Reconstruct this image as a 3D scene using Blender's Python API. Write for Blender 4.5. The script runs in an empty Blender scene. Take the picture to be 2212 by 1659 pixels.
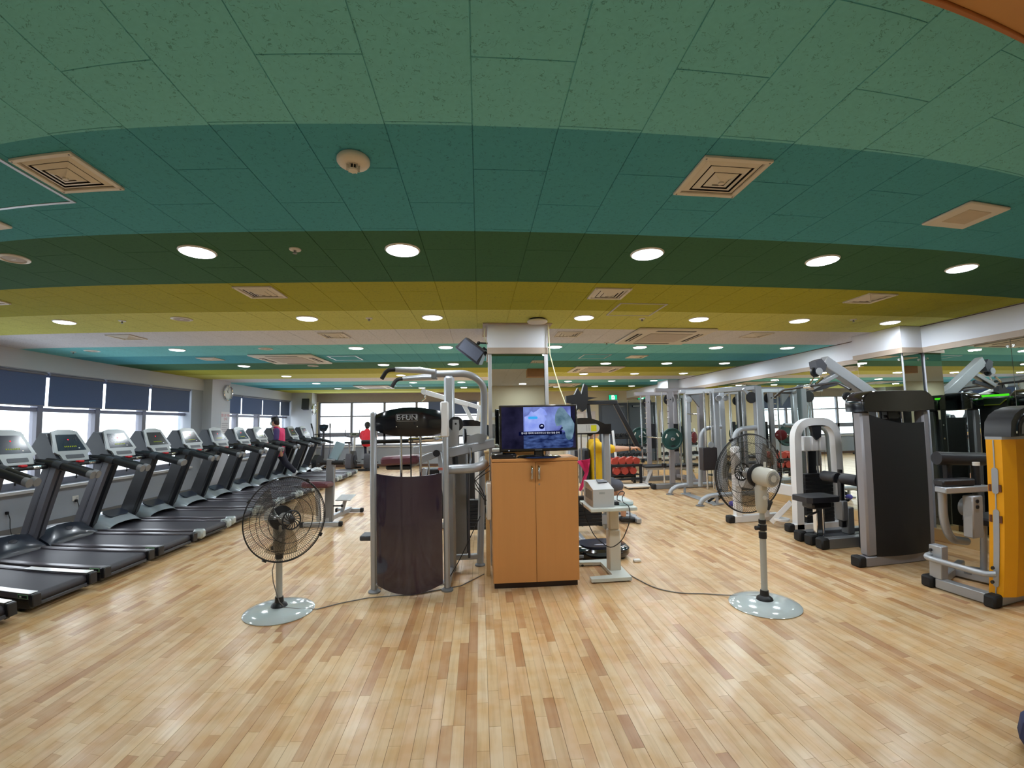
import bpy, bmesh, math, random
from mathutils import Vector, Matrix
random.seed(7)
scene = bpy.context.scene
COL = scene.collection
PI = math.pi
rad = math.radians

# ---------------------------------------------------------------- camera (wide phone lens with barrel distortion)
CAM_H = 1.53
yaw, pit, rol = 0.0740280547, 0.0863501912, -0.0151910046
cf = Vector((math.sin(yaw)*math.cos(pit), math.cos(yaw)*math.cos(pit), math.sin(pit)))
cr = Vector((math.cos(yaw), -math.sin(yaw), 0)); cu = cr.cross(cf)
cr2 = cr*math.cos(rol) + cu*math.sin(rol); cu2 = -cr*math.sin(rol) + cu*math.cos(rol)
cam = bpy.data.cameras.new('camera')
camo = bpy.data.objects.new('camera', cam); COL.objects.link(camo)
m = Matrix.Identity(4)
for i in range(3):
    m[i][0] = cr2[i]; m[i][1] = cu2[i]; m[i][2] = -cf[i]
m[2][3] = CAM_H
camo.matrix_world = m
cam.sensor_fit = 'HORIZONTAL'; cam.sensor_width = 36.0; cam.sensor_height = 27.0
cam.clip_start = 0.05; cam.clip_end = 200
cam.type = 'PANO'
cy = cam.cycles if hasattr(cam, "cycles") else cam
cy.panorama_type = 'FISHEYE_LENS_POLYNOMIAL'
cy.fisheye_fov = rad(175)
cy.fisheye_polynomial_k0 = 0.0
cy.fisheye_polynomial_k1 = -0.06386486112
cy.fisheye_polynomial_k2 = -0.0005100447848
cy.fisheye_polynomial_k3 = 0.000128209365
cy.fisheye_polynomial_k4 = -3.433672554e-06
scene.camera = camo

# ---------------------------------------------------------------- world: bright overcast sky outside the windows
world = bpy.data.worlds.new('overcast_sky'); scene.world = world
world.use_nodes = True
wn = world.node_tree.nodes; wl = world.node_tree.links
bg = wn['Background']
tc = wn.new('ShaderNodeTexCoord'); sx = wn.new('ShaderNodeSeparateXYZ'); cr_ = wn.new('ShaderNodeValToRGB')
wl.new(tc.outputs['Generated'], sx.inputs[0]); wl.new(sx.outputs['Z'], cr_.inputs[0])
cr_.color_ramp.elements[0].position = 0.0; cr_.color_ramp.elements[0].color = (0.62, 0.67, 0.70, 1)
cr_.color_ramp.elements[1].position = 0.25; cr_.color_ramp.elements[1].color = (0.93, 0.96, 1.0, 1)
wl.new(cr_.outputs[0], bg.inputs['Color'])
bg.inputs['Strength'].default_value = 6.0

vs = scene.view_settings
vs.view_transform = 'Standard'; vs.look = 'None'; vs.exposure = 0.0; vs.gamma = 1.0; vs.use_curve_mapping = False
try:
    scene.cycles.max_bounces = 8; scene.cycles.diffuse_bounces = 4; scene.cycles.glossy_bounces = 4
    scene.cycles.use_adaptive_sampling = True; scene.cycles.adaptive_threshold = 0.03
    scene.cycles.transparent_max_bounces = 16; scene.cycles.sample_clamp_indirect = 6.0
    scene.cycles.caustics_reflective = False; scene.cycles.caustics_refractive = False
except Exception:
    pass

# ---------------------------------------------------------------- materials
def lin(c):
    return tuple(((v/255.0)/12.92 if v/255.0 <= 0.04045 else ((v/255.0+0.055)/1.055)**2.4) for v in c)
MATS = {}
def mat(name, rgb, rough=0.5, metal=0.0, spec=0.5, coat=0.0, var=0.08, nscale=14.0, bump=0.0, alpha=1.0, emit=0.0, trans=0.0):
    """procedural Principled material: base colour broken up by a soft noise"""
    if name in MATS: return MATS[name]
    mt = bpy.data.materials.new(name); mt.use_nodes = True
    nt = mt.node_tree; n = nt.nodes; l = nt.links; b = n['Principled BSDF']
    c = lin(rgb)
    tx = n.new('ShaderNodeTexCoord'); no = n.new('ShaderNodeTexNoise'); no.inputs['Scale'].default_value = nscale
    no.inputs['Detail'].default_value = 3
    l.new(tx.outputs['Object'], no.inputs['Vector'])
    mx = n.new('ShaderNodeMix'); mx.data_type = 'RGBA'
    l.new(no.outputs['Fac'], mx.inputs['Factor'])
    mx.inputs['A'].default_value = tuple(max(0, v*(1-var)) for v in c)+(1,)
    mx.inputs['B'].default_value = tuple(min(1, v*(1+var)) for v in c)+(1,)
    l.new(mx.outputs['Result'], b.inputs['Base Color'])
    b.inputs['Roughness'].default_value = rough; b.inputs['Metallic'].default_value = metal
    b.inputs['Specular IOR Level'].default_value = spec; b.inputs['Coat Weight'].default_value = coat
    b.inputs['Coat Roughness'].default_value = 0.1
    if trans: b.inputs['Transmission Weight'].default_value = trans
    if alpha < 1: b.inputs['Alpha'].default_value = alpha
    if emit:
        l.new(mx.outputs['Result'], b.inputs['Emission Color']); b.inputs['Emission Strength'].default_value = emit
    if bump:
        bp = n.new('ShaderNodeBump'); bp.inputs['Strength'].default_value = bump; bp.inputs['Distance'].default_value = 0.004
        n2 = n.new('ShaderNodeTexNoise'); n2.inputs['Scale'].default_value = nscale*9
        l.new(tx.outputs['Object'], n2.inputs['Vector']); l.new(n2.outputs['Fac'], bp.inputs['Height']); l.new(bp.outputs[0], b.inputs['Normal'])
    MATS[name] = mt
    return mt

def emis(name, rgb, strength):
    mt = bpy.data.materials.new(name); mt.use_nodes = True
    nt = mt.node_tree; n = nt.nodes
    for x in list(n):
        if x.type == 'BSDF_PRINCIPLED': n.remove(x)
    e = n.new('ShaderNodeEmission'); e.inputs['Color'].default_value = lin(rgb)+(1,); e.inputs['Strength'].default_value = strength
    nt.links.new(e.outputs[0], n['Material Output'].inputs['Surface'])
    return mt

def clear_mat(name, rgb, t=0.92, rough=0.03):
    """thin clear sheet: mostly transparent with a fresnel gloss"""
    mt = bpy.data.materials.new(name); mt.use_nodes = True
    nt = mt.node_tree; n = nt.nodes; l = nt.links
    n.remove(n['Principled BSDF'])
    tr = n.new('ShaderNodeBsdfTransparent'); tr.inputs[0].default_value = lin(rgb)+(1,)
    gl = n.new('ShaderNodeBsdfGlossy'); gl.inputs['Roughness'].default_value = rough
    lw = n.new('ShaderNodeLayerWeight'); lw.inputs['Blend'].default_value = 0.12
    mp = n.new('ShaderNodeMath'); mp.operation = 'MULTIPLY_ADD'; mp.inputs[1].default_value = 0.6; mp.inputs[2].default_value = 1-t
    l.new(lw.outputs['Fresnel'], mp.inputs[0])
    ms = n.new('ShaderNodeMixShader'); l.new(mp.outputs[0], ms.inputs[0]); l.new(tr.outputs[0], ms.inputs[1]); l.new(gl.outputs[0], ms.inputs[2])
    l.new(ms.outputs[0], n['Material Output'].inputs['Surface'])
    return mt

# ---------------------------------------------------------------- mesh helpers
def V(*a): return Vector(a)
class G:
    def __init__(s): s.v = []; s.f = []
    def add(s, vs_, fs):
        o = len(s.v); s.v.extend([tuple(p) for p in vs_]); s.f.extend([tuple(i+o for i in f) for f in fs]); return s
    def cbox(s, c, ax, h, bev=0.0):
        """oriented box; ax = three unit vectors, h = half sizes, bev = chamfer"""
        c = Vector(c); bev = min(bev, min(h)*0.95)
        if bev <= 0:
            vs_ = [c + ax[0]*(h[0]*i) + ax[1]*(h[1]*j) + ax[2]*(h[2]*k) for i in (-1, 1) for j in (-1, 1) for k in (-1, 1)]
            return s.add(vs_, [(0,1,3,2),(4,6,7,5),(0,4,5,1),(2,3,7,6),(0,2,6,4),(1,5,7,3)])
        vs_ = []; idx = {}
        for i in (-1, 1):
            for j in (-1, 1):
                for k in (-1, 1):
                    for a in range(3):
                        q = [h[0]-bev, h[1]-bev, h[2]-bev]; q[a] = h[a]
                        idx[(i,j,k,a)] = len(vs_)
                        vs_.append(c + ax[0]*(q[0]*i) + ax[1]*(q[1]*j) + ax[2]*(q[2]*k))
        fs = []
        for a in range(3):
            b_, c_ = (a+1) % 3, (a+2) % 3
            for sg in (-1, 1):
                q = []
                for (u, w) in ((-1,-1),(1,-1),(1,1),(-1,1)):
                    t = [0,0,0]; t[a] = sg; t[b_] = u; t[c_] = w; q.append(idx[(t[0],t[1],t[2],a)])
                fs.append(tuple(q if sg > 0 else q[::-1]))
            for u in (-1, 1):
                for w in (-1, 1):
                    t0 = [0,0,0]; t0[a] = -1; t0[b_] = u; t0[c_] = w; t1 = list(t0); t1[a] = 1
                    q = [idx[(*t0, b_)], idx[(*t1, b_)], idx[(*t1, c_)], idx[(*t0, c_)]]
                    fs.append(tuple(q if u*w > 0 else q[::-1]))
        for i in (-1, 1):
            for j in (-1, 1):
                for k in (-1, 1):
                    q = [idx[(i,j,k,0)], idx[(i,j,k,1)], idx[(i,j,k,2)]]
                    fs.append(tuple(q if i*j*k > 0 else q[::-1]))
        return s.add(vs_, fs)
    def box(s, x0, x1, y0, y1, z0, z1, bev=0.0):
        return s.cbox(((x0+x1)/2, (y0+y1)/2, (z0+z1)/2), (V(1,0,0), V(0,1,0), V(0,0,1)), (abs(x1-x0)/2, abs(y1-y0)/2, abs(z1-z0)/2), bev)
    def bar(s, p0, p1, w, h, bev=0.004, up=(0,0,1)):
        """rectangular bar from p0 to p1: w across, h along 'up'"""
        p0 = Vector(p0); p1 = Vector(p1); d = (p1-p0); L = d.length; d.normalize()
        up = Vector(up)
        if abs(d.dot(up)) > 0.98: up = V(0,1,0) if abs(d.y) < 0.9 else V(1,0,0)
        a = d.cross(up).normalized(); u = a.cross(d).normalized()
        return s.cbox((p0+p1)/2, (a, d, u), (w/2, L/2, h/2), bev)
    def cyl(s, p0, p1, r, n=16, r1=None, cap=True):
        p0 = Vector(p0); p1 = Vector(p1); d = (p1-p0).normalized(); r1 = r if r1 is None else r1
        a = d.orthogonal().normalized(); b = d.cross(a)
        vs_ = []
        for (p, q) in ((p0, r), (p1, r1)):
            for i in range(n):
                t = 2*PI*i/n; vs_.append(p + a*(q*math.cos(t)) + b*(q*math.sin(t)))
        fs = [(i, (i+1) % n, n+(i+1) % n, n+i) for i in range(n)]
        if cap: fs += [tuple(range(n-1, -1, -1)), tuple(range(n, 2*n))]
        return s.add(vs_, fs)
    def tube(s, pts, r, n=10, cap=True, closed=False):
        """round tube along a polyline; r number or list"""
        P = [Vector(p) for p in pts]; N = len(P); rs = r if isinstance(r, (list, tuple)) else [r]*N
        T = []
        for i in range(N):
            if closed: t = P[(i+1) % N]-P[i-1]
            else: t = P[min(i+1, N-1)]-P[max(i-1, 0)]
            T.append(t.normalized())
        a = T[0].orthogonal().normalized(); vs_ = []
        for i in range(N):
            a = (a - T[i]*a.dot(T[i])).normalized(); b = T[i].cross(a)
            for k in range(n):
                t = 2*PI*k/n; vs_.append(P[i] + a*(rs[i]*math.cos(t)) + b*(rs[i]*math.sin(t)))
        fs = []
        M_ = N if closed else N-1
        for i in range(M_):
            j = (i+1) % N
            for k in range(n): fs.append((i*n+k, i*n+(k+1) % n, j*n+(k+1) % n, j*n+k))
        if cap and not closed: fs += [tuple(range(n-1, -1, -1)), tuple((N-1)*n+k for k in range(n))]
        return s.add(vs_, fs)
    def lathe(s, prof, c=(0,0,0), axis=(0,0,1), n=24, ring=False):
        """prof = [(radius, height)] turned about axis through c"""
        c = Vector(c); d = Vector(axis).normalized(); a = d.orthogonal().normalized(); b = d.cross(a)
        vs_ = []
        for (r, h) in prof:
            for k in range(n):
                t = 2*PI*k/n; vs_.append(c + d*h + a*(r*math.cos(t)) + b*(r*math.sin(t)))
        fs = []
        for i in range(len(prof)-1):
            for k in range(n): fs.append((i*n+k, i*n+(k+1) % n, (i+1)*n+(k+1) % n, (i+1)*n+k))
        if ring:
            q = len(prof)-1
            for k in range(n): fs.append((q*n+k, q*n+(k+1) % n, (k+1) % n, k))
            return s.add(vs_, fs)
        if prof[0][0] > 1e-6: fs.append(tuple(range(n-1, -1, -1)))
        if prof[-1][0] > 1e-6: fs.append(tuple((len(prof)-1)*n+k for k in range(n)))
        return s.add(vs_, fs)
    def prism(s, poly, o, u, w, t, cen=False):
        """polygon (2D list) in the plane o + u*x + w*y, extruded by vector t"""
        o = Vector(o); u = Vector(u); w = Vector(w); t = Vector(t)
        if cen: o = o - t/2
        n = len(poly)
        vs_ = [o + u*p[0] + w*p[1] for p in poly] + [o + u*p[0] + w*p[1] + t for p in poly]
        fs = [tuple(range(n-1, -1, -1)), tuple(range(n, 2*n))] + [(i, (i+1) % n, n+(i+1) % n, n+i) for i in range(n)]
        return s.add(vs_, fs)
    def ball(s, c, r, nu=14, nv=9):
        r = (r, r, r) if not isinstance(r, (tuple, list)) else r
        c = Vector(c); vs_ = [c + V(0,0,-r[2])]
        for j in range(1, nv):
            p = -PI/2 + PI*j/nv
            for i in range(nu):
                t = 2*PI*i/nu; vs_.append(c + V(r[0]*math.cos(p)*math.cos(t), r[1]*math.cos(p)*math.sin(t), r[2]*math.sin(p)))
        vs_.append(c + V(0,0,r[2])); L = len(vs_)-1
        fs = [(0, 1+(i+1) % nu, 1+i) for i in range(nu)]
        for j in range(nv-2):
            for i in range(nu):
                a = 1+j*nu; fs.append((a+i, a+(i+1) % nu, a+nu+(i+1) % nu, a+nu+i))
        a = 1+(nv-2)*nu
        fs += [(a+i, a+(i+1) % nu, L) for i in range(nu)]
        return s.add(vs_, fs)
    def sheet(s, grid, t):
        """a grid of points as a sheet thickened by vector t"""
        R = len(grid); Cn = len(grid[0]); t = Vector(t)
        vs_ = [Vector(p) for row in grid for p in row] + [Vector(p)+t for row in grid for p in row]
        N = R*Cn; fs = []
        for i in range(R-1):
            for j in range(Cn-1):
                a = i*Cn+j; q = (a, a+1, a+Cn+1, a+Cn); fs.append(q); fs.append(tuple(N+k for k in q[::-1]))
        rim = [j for j in range(Cn)] + [i*Cn+Cn-1 for i in range(1, R)] + [(R-1)*Cn+j for j in range(Cn-2, -1, -1)] + [i*Cn for i in range(R-2, 0, -1)]
        for k in range(len(rim)):
            a, b = rim[k], rim[(k+1) % len(rim)]; fs.append((b, a, N+a, N+b))
        return s.add(vs_, fs)

def fillet(pts, r, n=6):
    """round the corners of a polyline"""
    P = [Vector(p) for p in pts]; out = [P[0]]
    for i in range(1, len(P)-1):
        a, b, c = P[i-1], P[i], P[i+1]; d0 = (a-b); d1 = (c-b)
        k = min(r, d0.length*0.49, d1.length*0.49); p0 = b + d0.normalized()*k; p1 = b + d1.normalized()*k
        for j in range(n+1):
            t = j/n; out.append(p0*(1-t)**2 + b*(2*t*(1-t)) + p1*t**2)
    out.append(P[-1]); return out

def rrect(w, h, r, n=5):
    """rounded rectangle polygon centred on 0"""
    out = []
    for (cx_, cy_, a0) in ((w/2-r, h/2-r, 0), (-w/2+r, h/2-r, 90), (-w/2+r, -h/2+r, 180), (w/2-r, -h/2+r, 270)):
        for i in range(n+1):
            t = rad(a0+90*i/n); out.append((cx_+r*math.cos(t), cy_+r*math.sin(t)))
    return out

def mesh_of(g, name, smooth=True):
    me = bpy.data.meshes.new(name); me.from_pydata(g.v, [], g.f); me.update()
    bm = bmesh.new(); bm.from_mesh(me); bmesh.ops.recalc_face_normals(bm, faces=bm.faces); bm.to_mesh(me); bm.free()
    if smooth:
        me.polygons.foreach_set('use_smooth', [True]*len(me.polygons)); me.set_sharp_from_angle(angle=rad(38))
    return me

def obj(name, g, mt, parent=None, smooth=True, label=None):
    me = mesh_of(g, name, smooth) if isinstance(g, G) else g
    if mt is not None and len(me.materials) == 0: me.materials.append(mt)
    o = bpy.data.objects.new(name, me); COL.objects.link(o)
    if parent is not None: o.parent = parent
    if label: o['label'] = label
    return o

def tag(o, label, cat, group=None):
    o['label'] = label; o['category'] = cat
    if group: o['group'] = group
    return o

def thing(name, label, cat, loc=(0,0,0), rz=0.0, group=None):
    o = bpy.data.objects.new(name, None); COL.objects.link(o); o.empty_display_size = 0.1
    o.location = loc; o.rotation_euler = (0, 0, rz)
    return tag(o, label, cat, group)

def struct(name, g, mt, parent=None, smooth=False):
    o = obj(name, g, mt, parent, smooth)
    if parent is None: o['kind'] = 'structure'
    return o

def dup(root, loc, rz=None, label=None, group=None):
    """copy a thing with its parts and sub-parts"""
    r = root.copy(); COL.objects.link(r); r.location = loc
    if rz is not None: r.rotation_euler = (0, 0, rz)
    if label: r['label'] = label
    if group: r['group'] = group
    for ch in list(root.children):
        c = ch.copy(); COL.objects.link(c); c.parent = r
        for gch in list(ch.children):
            d = gch.copy(); COL.objects.link(d); d.parent = c
    return r

def text_mesh(body, size, name='lettering', extrude=0.0):
    cu_ = bpy.data.curves.new(name, 'FONT'); cu_.body = body; cu_.size = size; cu_.align_x = 'CENTER'; cu_.align_y = 'CENTER'; cu_.extrude = extrude
    cu_.resolution_u = 3
    o = bpy.data.objects.new(name+'_tmp', cu_); COL.objects.link(o)
    dg = bpy.context.evaluated_depsgraph_get(); me = bpy.data.meshes.new_from_object(o.evaluated_get(dg))
    bpy.data.objects.remove(o); bpy.data.curves.remove(cu_); me.name = name
    return me

def put_text(body, size, mt, parent, loc, rot, name='lettering', extrude=0.0005):
    me = text_mesh(body, size, name, extrude); me.materials.clear(); me.materials.append(mt)
    o = bpy.data.objects.new(name, me); COL.objects.link(o); o.parent = parent; o.location = loc; o.rotation_euler = rot
    return o

# common materials
SILVER = mat('silver_paint', (168,172,178), 0.34, 0.35, 0.5, var=0.04)
GREYP = mat('grey_paint', (128,130,134), 0.4, 0.25, var=0.04)
DARKGREY = mat('graphite_paint', (70,72,80), 0.42, 0.2, var=0.05)
BLACK = mat('black_plastic', (24,25,30), 0.38, var=0.1)
GLOSSB = mat('gloss_black_plastic', (14,15,22), 0.12, spec=0.6, coat=0.4, var=0.1)
RUBBER = mat('black_rubber', (22,22,24), 0.7, var=0.15)
PAD = mat('black_vinyl', (34,34,40), 0.45, var=0.1, bump=0.1)
MAROON = mat('maroon_vinyl', (92,48,58), 0.42, var=0.1)
CHROME = mat('chrome', (220,222,226), 0.14, 1.0, var=0.02)
WHITEP = mat('white_paint', (228,228,230), 0.32, coat=0.1, var=0.02)
WHITEPL = mat('white_plastic', (222,220,214), 0.4, var=0.02)
IRON = mat('dark_iron', (30,30,33), 0.5, 0.3, var=0.1)
CABLE = mat('cable_black', (20,20,22), 0.5)
CABLEG = mat('cable_grey', (120,116,112), 0.55)
LAMP_W = 10.0; LAMP_P = 11.0

# ================================================================ ROOM SHELL
XL, XR, YF, YB, ZC = -6.56, 5.43, 15.75, -3.5, 2.604
WALLW = mat('wall_paint_offwhite', (200,204,214), 0.75, var=0.03, nscale=2.0)
WALLG = mat('wall_paint_grey', (156,162,172), 0.75, var=0.05, nscale=2.0)
CREAM = mat('wall_paint_cream', (222,212,186), 0.75, var=0.03, nscale=2.0)
BEAMW = mat('beam_paint', (220,224,234), 0.7, var=0.02, nscale=2.0)
TRIMB = mat('beige_trim', (176,160,146), 0.55, var=0.04)
PINE = mat('pale_wood_base', (222,190,138), 0.45, var=0.08, nscale=6.0)
FRAME = mat('window_frame_grey', (120,120,132), 0.45, var=0.04)
GLASS = clear_mat('window_glass', (250,253,255), 0.96)
MIRROR = bpy.data.materials.new('mirror_glass'); MIRROR.use_nodes = True
_n = MIRROR.node_tree.nodes; _n.remove(_n['Principled BSDF'])
_g = _n.new('ShaderNodeBsdfGlossy'); _g.inputs['Roughness'].default_value = 0.0; _g.inputs['Color'].default_value = (0.80, 0.87, 0.83, 1)
MIRROR.node_tree.links.new(_g.outputs[0], _n['Material Output'].inputs['Surface'])

# ---- floor: maple strips, two strips to a board
def wood_floor_mat():
    mt = bpy.data.materials.new('maple_strip'); mt.use_nodes = True
    nt = mt.node_tree; n = nt.nodes; l = nt.links; b = n['Principled BSDF']
    ge = n.new('ShaderNodeNewGeometry'); oi = n.new('ShaderNodeObjectInfo')
    ad = n.new('ShaderNodeMath'); ad.operation = 'ADD'; l.new(ge.outputs['Random Per Island'], ad.inputs[0]); l.new(oi.outputs['Random'], ad.inputs[1])
    fr = n.new('ShaderNodeMath'); fr.operation = 'FRACT'; l.new(ad.outputs[0], fr.inputs[0])
    rp = n.new('ShaderNodeValToRGB'); l.new(fr.outputs[0], rp.inputs[0])
    cols = [(0.0,(186,142,104)),(0.10,(202,162,120)),(0.28,(214,180,136)),(0.5,(222,191,148)),(0.72,(228,200,160)),(0.9,(220,184,144)),(1.0,(234,210,174))]
    e = rp.color_ramp.elements
    e[0].position = 0; e[0].color = lin(cols[0][1])+(1,); e[1].position = 1; e[1].color = lin(cols[-1][1])+(1,)
    for p, c in cols[1:-1]:
        x = e.new(p); x.color = lin(c)+(1,)
    pos = n.new('ShaderNodeMapping'); pos.inputs['Scale'].default_value = (34, 2.2, 1)
    l.new(ge.outputs['Position'], pos.inputs['Vector'])
    no = n.new('ShaderNodeTexNoise'); no.inputs['Scale'].default_value = 1.0; no.inputs['Detail'].default_value = 4; l.new(pos.outputs[0], no.inputs['Vector'])
    r2 = n.new('ShaderNodeValToRGB'); r2.color_ramp.elements[0].position = 0.30; r2.color_ramp.elements[0].color = (0.80, 0.74, 0.66, 1)
    r2.color_ramp.elements[1].position = 0.55; r2.color_ramp.elements[1].color = (1, 1, 1, 1); l.new(no.outputs['Fac'], r2.inputs[0])
    mx = n.new('ShaderNodeMix'); mx.data_type = 'RGBA'; mx.blend_type = 'MULTIPLY'; mx.inputs['Factor'].default_value = 0.8
    nb_ = n.new('ShaderNodeTexNoise'); nb_.inputs['Scale'].default_value = 7.0; nb_.inputs['Detail'].default_value = 2; l.new(ge.outputs['Position'], nb_.inputs['Vector'])
    rb = n.new('ShaderNodeValToRGB'); rb.color_ramp.elements[0].position = 0.36; rb.color_ramp.elements[0].color = (0.93, 0.82, 0.66, 1)
    rb.color_ramp.elements[1].position = 0.62; rb.color_ramp.elements[1].color = (1, 1, 1, 1); l.new(nb_.outputs['Fac'], rb.inputs[0])
    mb = n.new('ShaderNodeMix'); mb.data_type = 'RGBA'; mb.blend_type = 'MULTIPLY'; mb.inputs['Factor'].default_value = 1.0
    l.new(rp.outputs[0], mb.inputs['A']); l.new(rb.outputs[0], mb.inputs['B'])
    l.new(mb.outputs['Result'], mx.inputs['A']); l.new(r2.outputs[0], mx.inputs['B']); l.new(mx.outputs['Result'], b.inputs['Base Color'])
    n3 = n.new('ShaderNodeTexNoise'); n3.inputs['Scale'].default_value = 1.3; l.new(ge.outputs['Position'], n3.inputs['Vector'])
    mr = n.new('ShaderNodeMapRange'); mr.inputs['To Min'].default_value = 0.26; mr.inputs['To Max'].default_value = 0.38; l.new(n3.outputs['Fac'], mr.inputs['Value'])
    l.new(mr.outputs[0], b.inputs['Roughness']); b.inputs['Specular IOR Level'].default_value = 0.5
    b.inputs['Coat Weight'].default_value = 0.2; b.inputs['Coat Roughness'].default_value = 0.2
    return mt
MAPLE = wood_floor_mat()
GROOVE = mat('floor_groove', (150,112,76), 0.8)
fl = struct('floor', G().box(XL-0.3, XR+0.3, YB, YF+0.2, -0.1, -0.004), GROOVE)
SW = 0.06; LENS = [0.24, 0.30, 0.36, 0.45, 0.54, 0.66]
def strip_geo(g, x0, x1, y0, y1):
    e = 0.0003
    v = [(x0,y0,-0.004),(x1,y0,-0.004),(x1,y1,-0.004),(x0,y1,-0.004),(x0+e,y0+e,0),(x1-e,y0+e,0),(x1-e,y1-e,0),(x0+e,y1-e,0)]
    g.add(v, [(4,5,6,7),(0,1,5,4),(1,2,6,5),(2,3,7,6),(3,0,4,7)])
rs = random.Random(11)
pieces = []
i0 = int((XL - 0.0228)/SW) - 1
for i in range(i0, int((XR - 0.0228)/SW)+2):
    xa = 0.0228 + i*SW; ga, gb = (0.0011, 0.0001) if i % 2 == 0 else (0.0001, 0.0011)
    y = YB - rs.random()*0.5; last = -1
    while y < YF:
        k = rs.choice([0,1,2,2,3,3,4,4,5]); L = LENS[k]
        pieces.append((xa+SW/2, y+L/2, k, i % 2)); y += L
def in_view(x, y):
    return y > 1.15 and y > 1.60 - 0.20*abs(x) and abs(x - 0.06*y) < 1.52*y
near = sorted([p for p in pieces if in_view(p[0], p[1])], key=lambda p: p[0]**2 + p[1]**2)[:300]
nset = set(near)
smesh = {}
for k in range(6):
    for par in (0, 1):
        g = G(); ga, gb = (0.0007, 0.0000) if par == 0 else (0.0000, 0.0007)
        strip_geo(g, -SW/2+ga, SW/2-gb, -LENS[k]/2+0.0003, LENS[k]/2-0.0003)
        me = mesh_of(g, 'plank', False); me.materials.append(MAPLE); smesh[(k, par)] = me
for p in near:
    o = bpy.data.objects.new('plank', smesh[(p[2], p[3])]); COL.objects.link(o); o.parent = fl; o.location = (p[0], p[1], 0)
g = G()
for p in pieces:
    if p in nset: continue
    ga, gb = (0.0007, 0.0000) if p[3] == 0 else (0.0000, 0.0007)
    strip_geo(g, p[0]-SW/2+ga, p[0]+SW/2-gb, p[1]-LENS[p[2]]/2+0.0003, min(p[1]+LENS[p[2]]/2-0.0003, YF+0.1))
me = bpy.data.meshes.new('strip_flooring'); me.from_pydata(g.v, [], g.f); me.update(); me.materials.append(MAPLE)
o = bpy.data.objects.new('strip_flooring', me); COL.objects.link(o); o.parent = fl; o['kind'] = 'stuff'

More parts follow.
